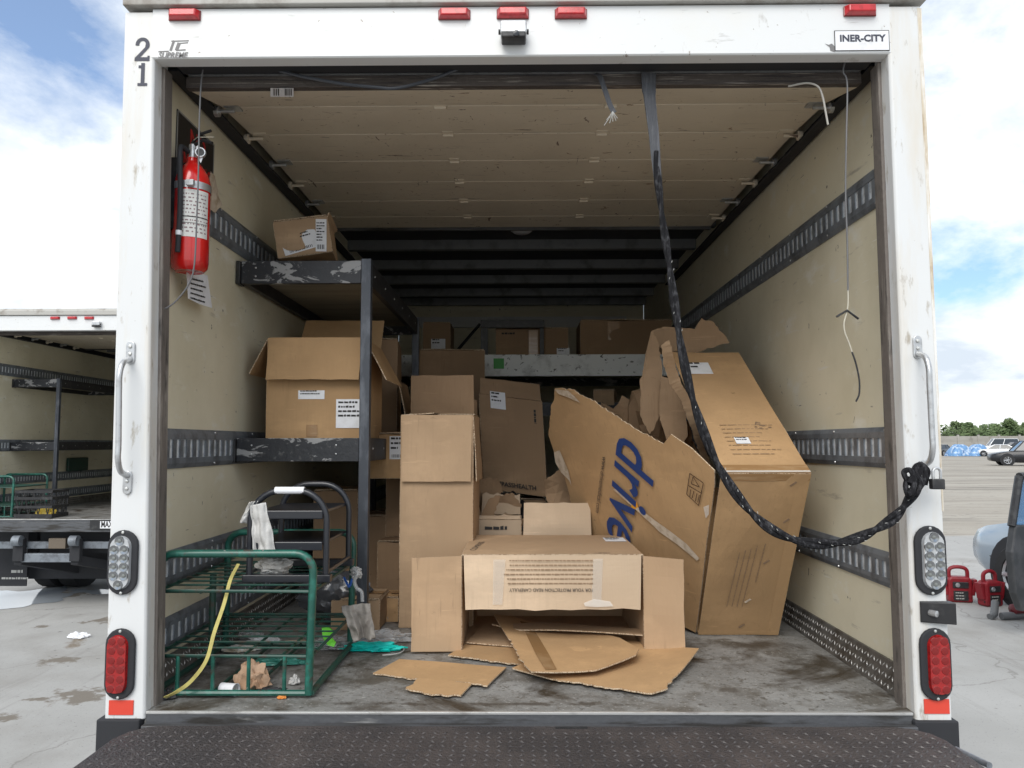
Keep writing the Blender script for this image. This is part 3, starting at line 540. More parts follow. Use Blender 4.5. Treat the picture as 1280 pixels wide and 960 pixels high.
# lift platform
lp = [(-1.125, -1.3), (1.135, -1.3), (1.135, -.13), (1.12, -.08), (1.085, -.045), (1.04, -.03), (-1.03, -.03), (-1.075, -.045), (-1.108, -.08), (-1.125, -.13)]
gate = MB().prism([(x, y, GZ-.055) for x, y in lp], (0, 0, .055)).build('lift_platform', gatem, truck, bevel=.006)
mb = MB(); rn = random.Random(3)
for i in range(74):
    for j in range(14):
        x = -1.09+i*.03; y = -.09-j*.03; an = .8 if (i+j) % 2 else -.8; d = V((math.cos(an), math.sin(an), 0))*.0105; w_ = V((-d.y, d.x, 0))*.22; c = V((x, y, GZ+.0002)); mb.add([c-d, c-w_, c+d, c+w_, c+V((0, 0, .0038))], [(0, 1, 4), (1, 2, 4), (2, 3, 4), (3, 0, 4)])
tag(mb.build('tread_bumps', gatet, gate), kind='stuff')
a, b = PY(1195, 937, -.1), PY(1237, 957, -.22); MB().tube([a, a*.5+b*.5, b], .0085, 10).build('release_bar', trackm, gate, smooth=True)
MB().box(.085, .175, -.052, -.043, GZ+.0003, GZ+.003).build('black_bar', black, gate)  # small flat black bar added on the deck near the sill
# wheels and chassis under the body
tyrem = mat('tyre', (.022, .022, .023), .85, bump=.2)
box('chassis', rubber, truck, -.42, .42, .25, LEN, .55, .79)
mf = []
for s in (-1, 1):
    for dx in (.62, .90):
        w_ = MB().lathe([(.20, -.12), (.36, -.12), (.40, -.09), (.40, .09), (.36, .12), (.20, .12)], (s*dx, 1.38, .40), (1, 0, 0), 28).build('wheel', tyrem, truck, smooth=True)
        MB().lathe([(0, -.06), (.12, -.05), (.2, -.10), (.2, .10), (.12, .05), (0, .06)], (s*dx, 1.38, .40), (1, 0, 0), 20).build('rim', steel, w_, smooth=True)
    box('mud_flap', rubber, truck, *sorted((s*.74, s*1.19)), .55, .562, .15, .79)
box('axle_housing', rubber, truck, -.5, .5, 1.30, 1.46, .30, .50, .04)
box('underbody_tank', rubber, truck, -.48, 1.0, .95, 1.2, .36, .78, .03)
# ================================================================== SHELVING RACKS
def rack_left():
    x0, x1, y0, y1 = -1.150, -.618, .80, 2.32
    t = thing('shelf_rack', (-.88, 1.5, FL), 'black steel shelf rack with chipped paint along the left inner wall', 'shelf rack')
    for y in (y0, y1-.04): box('post', chipp, t, x1-.04, x1, y, y+.04, FL+.001, 2.452, .002)
    for zt in (2.445, 1.722):
        zb = zt-.094
        a = MB().box(x0, x1-.041, y0+.004, y0+.03, zb, zt).build('front_beam', chip, t, bevel=.002)
        box('end_bracket', black, a, x0-.016, x0-.001, y0-.01, y0+.05, zb-.004, zt-.002, .002)
        for q in (.06, .40):
            for z in (zb+.03, zb+.065): MB().lathe([(.004, 0), (.003, -.002), (0, -.003)], (x0+q, y0+.0038, z), (0, 1, 0), 8).build('rivet', steel, a)
        box('rear_beam', chip, t, x0, x1-.041, y1-.03, y1-.004, zb, zt, .002)
        b = MB().box(x1-.032, x1-.006, y0+.041, y1-.041, zb, zt).build('side_beam', black, t, bevel=.002)
        for i in range(6): MB().lathe([(.005, 0), (.004, .002), (0, .003)], (x1-.006, y0+.12+i*.25, zb+.05), (1, 0, 0), 8).build('rivet', steel, b)
        box('wall_beam', black, t, x0, x0+.025, y0+.031, y1-.031, zb, zt, .002)
        box('shelf_board', ply, t, x0+.026, x1-.033, y0+.031, y1-.031, zb+.05, zb+.066)
    return t
rack_left()
SH1, SH2 = 2.445-.094+.067, 1.722-.094+.067
def rack_rear():
    y0 = 2.98; zt = PY(700, 443, y0).z; zb = PY(700, 470, y0).z
    t = thing('shelf_rack', (.05, 3.4, FL), 'rear cross rack with a scuffed white front beam behind the boxes', 'shelf rack')
    a = MB().box(-1.0, 1.12, y0, y0+.03, zb, zt).build('front_beam', chipw, t, bevel=.002)
    gs = mat('green_sticker', (.05, .35, .06), .5); p, q = PY(617, 461, y0), PY(630, 448, y0); MB().box(p.x, q.x, y0-.002, y0-.0005, p.z, q.z).build('sticker', gs, a)
    box('shelf_board', ply, t, -1.0, 1.12, y0+.031, 3.9, zb+.06, zb+.08)
    box('rear_beam', chip, t, -1.0, 1.12, 3.901, 3.93, zb, zt)
    z2 = PY(700, 503, y0).z
    for x in (-1.04, 1.121):
        for y in (y0, 3.89): box('post', chipp, t, x, x+.039, y, y+.04, FL+.001, zt, .002)
    box('lower_beam', black, t, -1.0, 1.12, y0+.001, y0+.03, z2-.09, z2)
    box('lower_board', ply, t, -1.0, 1.12, y0+.031, 3.9, z2-.04, z2-.02)
    return zb+.081, z2-.019
RS1, RS2 = rack_rear()
# ================================================================== CARTONS
EX, EY, EZ = V((1, 0, 0)), V((0, 1, 0)), V((0, 0, 1))
def rot(v, ax, deg): return Matrix.Rotation(R(deg), 3, ax) @ V(v)
def span(x0, x1, y, py=554): return PY(x0, py, y).x, PY(x1, py, y).x
# small taped carton on the top shelf, tipped on its corner
xa, xb = span(346, 424, .92); yw = 10
u = rot(EX*.225, EY, -9); w = rot(EZ*.155, EY, -9); u = rot(u, EZ, 8); v = rot(EY*.28, EZ, 8); o = V((xa-.005, .90, SH1+.003))
o.z = SH1+.062
t, p = carton('carton', 'small taped carton with two shipping labels tipped up on the top shelf', o, u, v, w, card, seed=2, group=None)
fu, fwv = u.normalized(), w.normalized()
label_on(p['front'], o+u*.14-fwv*.0+w*.02, rot(fu, EY, -10), rot(fwv, EY, -10), .15, .085, 4, 3); label_on(p['front'], o+u*.70+w*.05, rot(fu, EY, 8), rot(fwv, EY, 8), .045, .14, 7, 4)
sheet(o+u+w*.98+v*.02, o+u+v*.98+w*.98, o+u+v*.98+w*1.1+fu*.02, o+u+w*1.12+fu*.012, amp=.002, seed=4).build('flap', card, t)
MB().obox(o+u*.3+v*.3+V((0, 0, -.0605)), EX*.1, EY*.1, EZ*.056).build('base_block', cardd, t)
# open carton on the middle shelf
xa, xb = span(332, 453, .88); H = PY(390, 423, .88).z-SH2
t, p = carton('open_carton', 'open tan carton with flaps hanging down on the middle shelf', (xa, .88, SH2+.002), (xb-xa, 0, 0), (0, .42, 0), (0, 0, H), cardo, flaps={'front': (-166, .185), 'left': (-152, .17), 'right': (-152, .20), 'back': (-35, .19)}, closed=False, seed=5)
pf = p['front']; q = PY(420, 535, .88); e = PY(454, 499, .88); label_on(pf, V((q.x, .88, q.z)), EX, EZ, e.x-q.x, e.z-q.z, 4, 8, barcode=False)
q = PY(373, 499, .88); e = PY(406, 488, .88); label_on(pf, V((q.x, .88, q.z)), EX, EZ, e.x-q.x, e.z-q.z, 2, 9, barcode=False)
q = PY(383, 546, .88); e = PY(397, 531, .88); MB().box(q.x, e.x, .8755, .8765, q.z, e.z).build('tape', tape, pf)
# brown carton beyond it on the same shelf, and one on the floor side
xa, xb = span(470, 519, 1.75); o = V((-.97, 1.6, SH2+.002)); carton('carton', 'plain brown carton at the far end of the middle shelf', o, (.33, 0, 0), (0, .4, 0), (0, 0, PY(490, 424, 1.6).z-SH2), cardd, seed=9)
# tall narrow carton standing on the floor
yC = 1.02; xa, xb = span(501, 591, yC); top = PY(548, 519, yC).z
t, p = carton('tall_carton', 'tall narrow pale brown carton standing open beside the shelf post', (xa, yC, FL+.002), (xb-xa, .012, 0), (.01, .30, 0), (0, 0, top-FL-.002), card, flaps={'front': (-176, .285), 'right': (-177, .285), 'left': (86, .14), 'back': (88, .14)}, closed=False, seed=11, amp=.005)
# open carton behind it with small print on its raised flap
yD = 1.42; xa, xb = span(512, 594, yD); zt = PY(550, 470, yD).z
t, p = carton('carton', 'carton with printed raised flap directly behind the tall narrow carton', (xa, yD, FL+.002), (xb-xa, 0, 0), (0, .3, 0), (0, 0, .80), cardd, flaps={'front': (-4, zt-FL-.80), 'left': (-12, .28), 'right': (50, .2), 'back': (10, .2)}, closed=False, seed=13)
lines(p['flap_front'], ink, PY(531, 484, yD-.012), EX, EZ, 6, .125, .016, .35, 6)
# small carton with a label, stacked on a darker pair next to the shelf post
yE = 1.24; xa, xb = span(455, 504, yE); zt, zb = PY(480, 543, yE).z, PY(480, 598, yE).z
zm = PY(480, 674, yE+.12).z
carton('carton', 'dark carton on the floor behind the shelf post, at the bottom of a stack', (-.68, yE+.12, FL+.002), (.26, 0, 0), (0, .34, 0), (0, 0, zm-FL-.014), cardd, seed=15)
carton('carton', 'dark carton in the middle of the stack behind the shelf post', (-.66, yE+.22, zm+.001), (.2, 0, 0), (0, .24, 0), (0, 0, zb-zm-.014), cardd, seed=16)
t, p = carton('carton', 'small orange brown carton with a white label beside the shelf post', (xa, yE, zb+.001), (xb-xa, 0, 0), (0, .40, 0), (0, 0, zt-zb), cardo, seed=17)
q = PY(487, 574, yE); label_on(p['front'], V((q.x, yE, q.z)), EX, EZ, .07, .105, 3, 18)
# tipped carton printed COMPASS HEALTH, on top of a plain one
yG = 2.0; a0, a1 = PY(605, 611, yG), PY(684, 621, yG); tl = PY(599, 492, yG)
zb = a1.z; u = a1-a0; u.y = .0; w = tl-a0; w.y = 0
carton('carton', 'plain carton hidden under the tipped printed carton', (a0.x-.02, yG+.02, FL+.002), (.36, 0, 0), (0, .35, 0), (0, 0, zb-FL-.02), cardd, seed=21)
v = V((.01, .30, 0)); t, p = carton('printed_carton', 'tipped brown carton printed COMPASSHEALTH with a label over its top edge', a0, u, v, w, cardd, seed=22, flaps={'left': (88, .15), 'right': (88, .15), 'back': (75, .15), 'front': (18, .10)})
text('COMPASSHEALTH', p['front'], ink, a0+u*.06+w*.055+V((0, -.012, 0)), u, w, .034, fit=.27, bold=.02)
q = PY(613.5, 510, yG); label_on(p['front'], V((q.x, yG-.002, q.z)), u, w, .085, .095, 3, 5, barcode=False)
lines(p['front'], ink, a0+u*.86+w*.90+V((0, -.004, 0)), -w, u, 1, .08, .02, .6, 3)
# darker cartons further in
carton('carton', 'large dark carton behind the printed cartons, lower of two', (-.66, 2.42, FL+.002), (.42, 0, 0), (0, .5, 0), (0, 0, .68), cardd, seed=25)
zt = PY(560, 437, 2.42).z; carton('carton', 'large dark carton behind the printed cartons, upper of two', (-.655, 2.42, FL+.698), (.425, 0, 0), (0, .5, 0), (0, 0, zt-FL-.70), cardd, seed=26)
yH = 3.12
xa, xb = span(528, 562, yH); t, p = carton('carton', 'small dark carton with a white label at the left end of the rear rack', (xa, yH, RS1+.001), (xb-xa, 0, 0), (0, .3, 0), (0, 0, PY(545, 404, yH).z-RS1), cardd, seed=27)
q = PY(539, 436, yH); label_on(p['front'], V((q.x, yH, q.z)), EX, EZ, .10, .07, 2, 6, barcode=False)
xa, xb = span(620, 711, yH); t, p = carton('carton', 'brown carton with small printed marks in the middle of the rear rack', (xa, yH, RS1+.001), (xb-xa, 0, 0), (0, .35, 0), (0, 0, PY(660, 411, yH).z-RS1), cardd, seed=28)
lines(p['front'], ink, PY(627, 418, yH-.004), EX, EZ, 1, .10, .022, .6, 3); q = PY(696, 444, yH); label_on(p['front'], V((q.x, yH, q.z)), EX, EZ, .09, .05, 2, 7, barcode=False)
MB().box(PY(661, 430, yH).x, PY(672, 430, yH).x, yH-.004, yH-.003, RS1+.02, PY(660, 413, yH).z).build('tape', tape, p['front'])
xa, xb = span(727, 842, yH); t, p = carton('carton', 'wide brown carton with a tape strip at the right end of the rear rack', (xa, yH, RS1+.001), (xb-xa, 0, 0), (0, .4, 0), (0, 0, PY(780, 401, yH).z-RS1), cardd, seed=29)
MB().box(PY(760, 430, yH).x, PY(775, 430, yH).x, yH-.005, yH-.003, PY(760, 425, yH).z, PY(760, 402, yH).z).build('tape', tape, p['front'])
fr = thing('black_metal_frame', (-.15, 3.1, RS1), 'black angled metal frame standing on the rear rack by the brown carton', 'metal frame')
a, b = PY(601, 443, 3.05), PY(680, 400, 3.05); box('top_bar', black, fr, a.x, b.x, 3.04, 3.07, b.z-.055, b.z, .002); box('upright', black, fr, a.x, a.x+.05, 3.04, 3.07, RS1+.001, b.z-.056, .002); box('upright', black, fr, b.x-.03, b.x, 3.075, 3.105, RS1+.001, b.z-.001, .002)
MB().tube([PY(570, 440, 3.3), PY(600, 405, 3.3)], .012, 6).build('brace', black, fr)
# torn small carton and the plain one behind the front carton
yI = 1.38; xa, xb = span(598, 651, yI); zt = PY(620, 650, yI).z
t, p = carton('torn_carton', 'small torn carton with a ripped top edge behind the front carton', (xa, yI, FL+.002), (xb-xa, 0, 0), (0, .24, 0), (0, 0, zt-FL), cardl, flaps={'left': (-14, .09, .02), 'back': (-35, .12, .03), 'front': (30, .02, .02)}, closed=False, seed=31)
lines(p['front'], ink, PY(606, 662, yI-.004), EX, EZ, 1, .11, .03, .5, 8)
pts = [PY(x, y, yI+.06) for x, y in ((601, 646), (609, 628), (619, 619), (625, 621), (623, 630), (618, 640), (619, 650))]; polysheet(pts, (0, -1, 0), torn_edges=(0, 1, 2, 3, 4), tear=.005, seed=3).build('flap', cardd, t)
yJ = 1.33; tl, tr_, bl = PY(659, 629, yJ), PY(740, 637, yJ), PY(653, 668, yJ)
t, p = carton('carton', 'pale carton whose blank flap stands up behind the front carton', (bl.x, yJ, FL+.002), (tr_.x-bl.x, 0, 0), (0, .3, 0), (0, 0, .33), cardl, flaps={'front': (2, tl.z-FL-.33), 'back': (40, .1), 'left': (60, .1), 'right': (50, .1)}, closed=False, seed=33)
# front carton, mouth to the camera
yA = .63; fl, frr = PY(577, 697, yA), PY(804, 692, yA); zA = .5*(fl.z+frr.z); bk = .60
t, p = carton('front_carton', 'torn open carton lying on its side, mouth outwards, printed flap hanging', (fl.x, yA+bk, FL+.003), (frr.x-fl.x, 0, 0), (0, 0, zA-FL), (0, -bk, 0), card, flaps={'back': (86, .198, .008), 'left': (-84, .185), 'right': (-66, .150)}, closed=False, seed=41, amp=.003)
for k_ in ('flap_back',): p[k_].data.materials[0] = cardl
fp = p['flap_back']; zc = R(86); fdir = V((0, -math.cos(zc), -math.sin(zc))); fn = EX.cross(-fdir); fo = V((fl.x, yA, zA))
def FQ(px, py, k=.0165): return PP(px, py, fo, fn)+fn*k*(1 if fn.y < 0 else -1)
text('FOR YOUR PROTECTION READ CAREFULLY', fp, ink, FQ(741, 735), (-1, 0, 0), fdir, .0165, fit=(FQ(741, 735)-FQ(637, 735)).length, bold=.005)
lines(fp, inkb, FQ(741, 728), (-1, 0, 0), fdir, 6, (FQ(741, 730)-FQ(626, 730)).length, .0165, .26, 12, ragged=.15)
MB().add([FQ(x, y, .0172) for x, y in ((741, 698), (753, 698), (751, 756), (739, 756))], [(0, 1, 2, 3)]).build('clear_tape', cleart, fp)
MB().add([FQ(x, y, .0172) for x, y in ((617, 699), (632, 699), (628, 755), (616, 755))], [(0, 1, 2, 3)]).build('clear_tape', cleart, fp)
tornw = mat('clear_tape_crumpled', (.78, .74, .68), .2, alpha=.6)
MB().add([FQ(x, y, .0178) for x, y in ((729, 753), (742, 748), (762, 751), (766, 757), (745, 758), (731, 757))], [tuple(range(6))]).build('clear_tape', tornw, fp)
pt = p['back']; q = V((frr.x-.10, yA+.36, zA+.004)); label_on(pt, q, EX, EY, .088, .12, 3, 3, barcode=False)
text('COMPASS', pt, ink, V((fl.x+.045, yA+.10, zA+.005)), (.1, 1, 0), (-1, .1, 0), .035, fit=.26)
lines(pt, ink, V((frr.x-.24, yA+.02, zA+.005)), EX, EY, 1, .14, .02, .7, 5)
# long carton leaning back on the load, front edge on the floor
H1 = PY(897, 592, .49); H1r = PY(1004, 592, .49); H0 = PZ(867, 793, FL+.004); xl, xr = .705, 1.025
B0 = V((xl, H0.y, FL+.004)); T0 = V((xl, .49, H1.z)); wv = T0-B0; ax = V((0, -wv.z, wv.y)).normalized()*-1; 
ax = V((0, wv.z, -wv.y)).normalized(); Lr = 1.02; u = V((xr-xl, 0, 0))
t = thing('long_carton', V(((xl+xr)/2, B0.y, FL)), 'long tan carton leaning back against the load, one side torn open', 'box')
pfront = sheet(B0, B0+u, T0+u, T0, amp=.006, seed=51).build('panel', cardo, t); ptop = sheet(T0, T0+u, T0+u+ax*Lr, T0+ax*Lr, amp=.006, seed=52).build('panel', cardo, t)
sheet(B0+u, B0+u+ax*Lr, T0+u+ax*Lr, T0+u, amp=.006, seed=53).build('panel', cardo, t); sheet(B0, B0+ax*Lr, B0+ax*Lr+u, B0+u, amp=.004, seed=54).build('panel', cardo, t)
Wd = wv.normalized(); nf = EX.cross(Wd); nt_ = EX.cross(ax)
MB().obox(T0-Wd*.03+nf*.0025, u, Wd*.03, nf*.001).build('tape', tape, t); MB().obox(T0+nt_*.0035, u, ax*.05, nt_*.001).build('tape', tape, t)
MB().obox(T0+nt_*.0048+ax*.002, u, ax*.010, nt_*.0008).build('clear_tape', tornw, t)
MB().obox(B0+u-EX*.045+nf*.0025, EX*.045, wv, nf*.0009).build('tape', cardo, t)
for fx, fz in ((.80, .93), (.80, .72), (.66, .47), (.52, .22), (.50, .05)):
    MB().obox(B0+u*fx+wv*fz+nf*.004, EX*.02+Wd*.018, Wd*.006-EX*.006, nf*.001).build('staple_tear', torn if fz == .22 else inkb, pfront)
lines(pfront, inkb, B0+u*.30+wv*.20+nf*.006, Wd+EX*.06, -EX, 4, .43, .020, .18, 9, ragged=.4); lines(pfront, inkb, B0+u*.60+wv*.36+nf*.006, Wd+EX*.06, -EX, 1, .22, .02, .2, 10)
lines(ptop, inkb, T0+u*.22+ax*.33+nt_*.006, EX, ax, 8, .22, .030, .11, 14, ragged=.5)
label_on(ptop, T0+u*.32+ax*.19+nt_*.004, EX, ax, .055, .045, 2, 4, barcode=False); label_on(ptop, T0+u*.10+ax*.78+nt_*.004, EX+ax*.0, ax, .115, .115, 2, 5, barcode=False)
rc_ = MB(); rn = random.Random(8); oo = T0+u*.62+ax*.30+nt_*.006
for i in range(14): pp_ = oo+EX*(rn.random()*.06)+ax*(rn.random()*.05); rc_.add([pp_, pp_+EX*.012, pp_+EX*.012+ax*.008, pp_+ax*.008], [(0, 1, 2, 3)])
rc_.build('printed_marks', inkb, ptop)
# its torn side swung open towards the left, printed with a big blue word
L1 = PY(690, 487, 1.30); vdir = (L1-T0); n2 = (B0-T0).cross(vdir).normalized()
if n2.dot(CAM-T0) < 0: n2 = -n2
def Q(px, py): return PP(px, py, T0, n2)
outl = [(693, 485.5), (713, 487), (745, 503), (790, 534), (829, 555), (839, 543), (864, 560), (893, 588), (893, 606), (869, 791), (848, 780), (790, 770), (752, 700), (729, 656), (712, 624), (715, 606), (706, 592), (697, 580), (694, 560), (686, 545), (688, 515)]
pts = [Q(*q) for q in outl]; th2 = -n2*.005
side = polysheet(pts, -n2, th=.005, bend=lambda p: p+n2*(.006*noise.noise(p*4)), torn_edges=(0, 1, 2, 3, 11, 12, 13, 14, 15, 16, 17, 18, 19, 20), tear=.0045, seed=5).build('torn_side_panel', cardo, t)
def on_side(px_poly, mt, nm, lift=.0075): return MB().add([Q(*q)+n2*lift for q in px_poly], [tuple(range(len(px_poly)))]).build(nm, mt, side)
on_side([(768, 611), (771, 610), (800, 634), (822, 651), (838, 662), (860, 679), (876, 697), (873, 700), (850, 681), (826, 664), (818, 656), (796, 636)], torn, 'scuff')
on_side([(694, 486), (712, 488), (722, 497), (727, 503), (711, 496), (700, 492)], torn, 'torn_patch'); on_side([(694, 565), (701, 562), (712, 588), (716, 607), (713, 600), (703, 590), (696, 578)], torn, 'torn_patch')
on_side([(881, 633), (888, 630), (888, 642), (884, 647)], tornw, 'tape_end')
dn = (Q(880, 700)-Q(889, 640)).normalized(); rg = n2.cross(dn).normalized(); rg = rg if rg.dot(EX) > 0 else -rg
pL = Q(762, 556)+n2*.008; pe = Q(757, 700)
tdir = (Q(758, 690)-Q(776, 545)).normalized(); hgt = (Q(813, 606)-Q(768, 590)).dot(rg)
text('drive', side, inkn, Q(776, 537)+n2*.0085, tdir, rg, hgt/.66, bold=.012, shear=.13, fit=(Q(758, 690)-Q(776, 545)).length*.84)
text('www.drivemedical.com', side, ink, Q(755, 569)+n2*.0075, (Q(750, 641)-Q(759, 571)).normalized(), rg, .040, fit=(Q(750, 641)-Q(759, 571)).length)
sq = MB()
for a_, b_ in (((864, 591), (881, 603)), ((881, 603), (875, 631)), ((875, 631), (860, 617)), ((860, 617), (864, 591)), ((862, 606), (879, 616)), ((868, 595), (866, 604)), ((868, 595), (876, 608)), ((866, 604), (876, 608)), ((865, 611), (864, 620)), ((869, 613), (867, 622)), ((873, 616), (871, 626)), ((876, 618), (874, 627))):
    p_, q_ = Q(*a_)+n2*.0075, Q(*b_)+n2*.0075; d_ = (q_-p_).normalized().cross(n2)*.0018; sq.add([p_-d_, q_-d_, q_+d_, p_+d_], [(0, 1, 2, 3)])
sq.build('warning_symbol', mat('dark_brown_ink', (.06, .03, .015), .8), side)
od = Q(797, 630)+n2*.008; MB().add([Q(x, y)+n2*.0078 for x, y in ((793, 624), (798, 627), (799.5, 633), (795, 636), (790.5, 633))], [tuple(range(5))]).build('printed_dot', inkg, side)
# ragged far end of the long carton
E0 = T0+ax*Lr
def torn_flap(pxs, y, mt, seed, slope=0, tear=.004): return polysheet([PY(x, y_, y+slope*(554-y_)/100) for x, y_ in pxs], (0, -1, 0), th=.004, bend=lambda p: p+V((0, .03*noise.noise(p*5+V((seed, 0, 0))), 0)), torn_edges=range(len(pxs)), tear=tear, seed=seed).build('torn_flap', mt, t)
torn_flap([(816, 413), (832, 408), (850, 411), (868, 412), (876, 398), (890, 402), (912, 428), (870, 440), (836, 440), (822, 432)], 1.42, cardd, 7)
torn_flap([(815, 413), (823, 428), (828, 455), (824, 520), (812, 543), (800, 520), (801, 480), (808, 440)], 1.30, cardd, 8); torn_flap([(826, 432), (836, 425), (848, 470), (862, 500), (880, 560), (893, 588), (884, 590), (866, 545), (850, 500), (836, 478), (828, 452)], .95, card, 9, -.30, .002)
torn_flap([(826, 470), (842, 474), (856, 500), (860, 545), (850, 562), (834, 552), (826, 520)], 1.25, cardd, 10)
# loose crumpled board and cartons in the gap behind the torn side
crumb = tag(blob(PY(800, 580, 1.75), .20, .16, .30, 4, .5, 2.6, flat=False).build('crumpled_board', cardd, None, True), 'crumpled brown packing board stuffed behind the printed side panel', 'cardboard')
crumb2 = tag(blob(PY(845, 600, 1.55), .10, .12, .25, 6, .5, 2.8, flat=False).build('crumpled_board', cardd, None, True), 'crumpled board inside the gap of the leaning long carton', 'cardboard')
carton('carton', 'dark carton at the foot of the load behind the printed side panel', (.16, 1.95, FL+.002), (.44, 0, 0), (0, .4, 0), (0, 0, .42), cardd, seed=61)
xa, xb = span(752, 776, 2.5); carton('carton', 'small carton just below the rear white beam', (xa, 3.0, RS2+.001), (.14, 0, 0), (0, .2, 0), (0, 0, .10), card, seed=62)
bagb = mat('black_bag', (.012, .012, .014), .28, coat=.2, bump=.4, bscale=25)
tag(blob(V((-.08, 1.78, FL)), .22, .16, .42, 9, .16, 2.0, 5).build('black_bag', bagb, None, True, 0, V((-.08, 1.78, FL))), 'black plastic bag slumped in the hollow between the cartons', 'bag')
for i, (pp_, yy, mt_, lb) in enumerate((([(606, 640), (618, 622), (640, 616), (652, 630), (640, 648), (618, 655)], 1.66, cardd, 'bent brown board scrap in the hollow above the torn carton'), ([(625, 652), (632, 640), (655, 648), (652, 660), (640, 664)], 1.52, card, 'thin torn board strip lying over the small torn carton'), ([(680, 600), (700, 585), (722, 600), (718, 640), (690, 650)], 1.60, cardd, 'crushed board leaf wedged under the printed side panel'), ([(600, 600), (622, 598), (632, 622), (612, 640), (598, 628)], 1.74, cardd, 'dark folded board behind the torn carton'))):
    cs = [PY(x, y, yy) for x, y in pp_]; c_ = sum(cs, V())/len(cs)
    tag(polysheet(cs, (0, -1, 0), th=.004, bend=lambda p: p+V((0, .05*noise.noise(p*9+V((i*3.0, 0, 0))), 0)), torn_edges=range(len(cs)), tear=.006, seed=i+40, sub=.02).build('board_scrap', mt_, loc=c_), lb, 'cardboard')
# ---------------- flat cardboard on the floor
def flat(pxs, label, mt=card, z=.002, bend=None, torn_e=(), seed=0, th=.0045):
    pts = [PZ(x, y, FL+z) for x, y in pxs]; c = sum(pts, V())/len(pts); c.z = FL+z
    mb = polysheet(pts, (0, 0, 1), th=th, bend=bend or (lambda p: p+V((0, 0, .005*(1+noise.noise(p*4+V((seed, 0, 0))))))), torn_edges=torn_e, tear=.005, seed=seed, sub=.03)
    return tag(mb.build('cardboard_sheet', mt, loc=c), label, 'cardboard')
def lift(c, d, k, w=.12): c = V(c); d = V(d).normalized(); return lambda p: p+V((0, 0, .002+k*max(0, (p-c).dot(d))**2))
flat([(466, 844), (499, 827), (633, 837), (609, 862), (588, 858), (524, 851)], 'flat torn cardboard piece lying alone by the door sill', cardo, .002, torn_e=(3, 4, 5), seed=1)
flat([(524, 852), (590, 858), (576, 873), (540, 872), (507, 865)], 'small frayed cardboard scrap joined below the flat piece by the sill', cardo, .0025, torn_e=(2, 3, 4), seed=2)
flat([(560, 822), (600, 797), (660, 800), (690, 838), (640, 832)], 'cardboard leaf under the left side of the carton mouth', cardo, .003, torn_e=(4,), seed=3)
flat([(583, 806), (610, 776), (650, 785), (660, 810), (640, 811)], 'dim cardboard leaf just inside the carton mouth', card, .012, seed=4)
A_, B_ = PZ(700, 850, FL), PZ(875, 826, FL)
c3 = PZ(760, 820, FL)
flat([(640, 838), (700, 812), (790, 803), (874, 826), (850, 848), (832, 866), (815, 870), (690, 852)], 'large curled cardboard leaf in front of the carton, corner raised', cardo, .006, bend=lambda p: p+V((0, 0, .004+.55*max(0, p.x-c3.x-.06)**2)), torn_e=(4, 6), seed=5)
c4 = PZ(720, 800, FL+.03)
p4 = flat([(617, 784), (640, 782), (745, 795), (775, 806), (799, 822), (795, 829), (745, 844), (664, 850), (655, 842), (636, 812)], 'bowed cardboard leaf with a brown tape strip spilling from the carton', cardo, .022, bend=lambda p: p+V((0, 0, .012+.35*(p.x-c4.x)**2)), torn_e=(8,), seed=6)
tp_ = [PZ(x, y, FL+.022) for x, y in ((650, 787), (662, 788), (674, 806), (686, 826), (696, 845), (682, 847), (670, 828), (660, 808))]
polysheet(tp_, (0, 0, 1), th=.0006, bend=lambda p: p+V((0, 0, .0185+.35*(p.x-c4.x)**2)), sub=.02, mb_rim=False).build('tape', tape, p4)
flat([(615, 783), (700, 781), (810, 790), (806, 797), (740, 792), (650, 790)], 'narrow cardboard strip lying across inside the carton mouth', cardd, .05, seed=7)
# ================================================================== GREEN CART, STEP STOOL, LITTER
cart = thing('wire_cart', (-.87, .35, FL), 'green tube and wire cart standing along the left wall by the sill', 'cart')
cx0, cx1, cy0, cy1 = -1.135, -.652, .125, .70
zT = PY(300, 692, .125).z; zS1 = PY(300, 739, .125).z; zS2 = PY(300, 820, .125).z; zB = FL+.016
def hoop(y, zt, nm):
    r = .055; pts = [V((cx0, y, FL+.012))]+[V((cx0, y, zt-r))]+arc((cx0+r, y, zt-r), r, math.pi, math.pi/2, 6, EX, EZ)[1:]+arc((cx1-r, y, zt-r), r, math.pi/2, 0, 6, EX, EZ)+[V((cx1, y, FL+.012))]
    if nm == 'hoop_frame': pts[-1].x = cx1-.008
    return MB().tube(pts, .0125, 12).build(nm, green, cart, True)
h1 = hoop(cy0, zT, 'hoop_frame'); hoop(cy1, zT, 'hoop_frame')
for z, nm in ((zS1, 'shelf'), (zS2, 'shelf')):
    rim = MB().tube([(cx0, cy0, z), (cx1, cy0, z), (cx1, cy1, z), (cx0, cy1, z)], .006, 8, closed=True).build('shelf_rim', greenw, cart, True)
    for i in range(1, 8): y = cy0+(cy1-cy0)*i/8; MB().tube([(cx0, y, z+.006), (cx1, y, z+.006)], .0034, 6).build('shelf_wire', greenw, rim)
    for x in (-1.0, -.87, -.75): MB().tube([(x, cy0, z-.004), (x, cy1, z-.004)], .0046, 6).build('shelf_wire', greenw, rim)
for x in (cx0, cx1): MB().tube([(x, cy0, zB), (x, cy1, zB)], .010, 8).build('base_rail', greenw, cart, True)
for y in (cy0, cy1): MB().tube([(cx0, y, zB), (cx1, y, zB)], .009, 8).build('base_rail', green if y == cy0 else greenw, cart, True)
for x in (-1.063, -.955, -.845, -.735):
    MB().tube([(x, cy0, zB), (x, cy0, zS2)], .0062, 8).build('upright', green, cart, True)
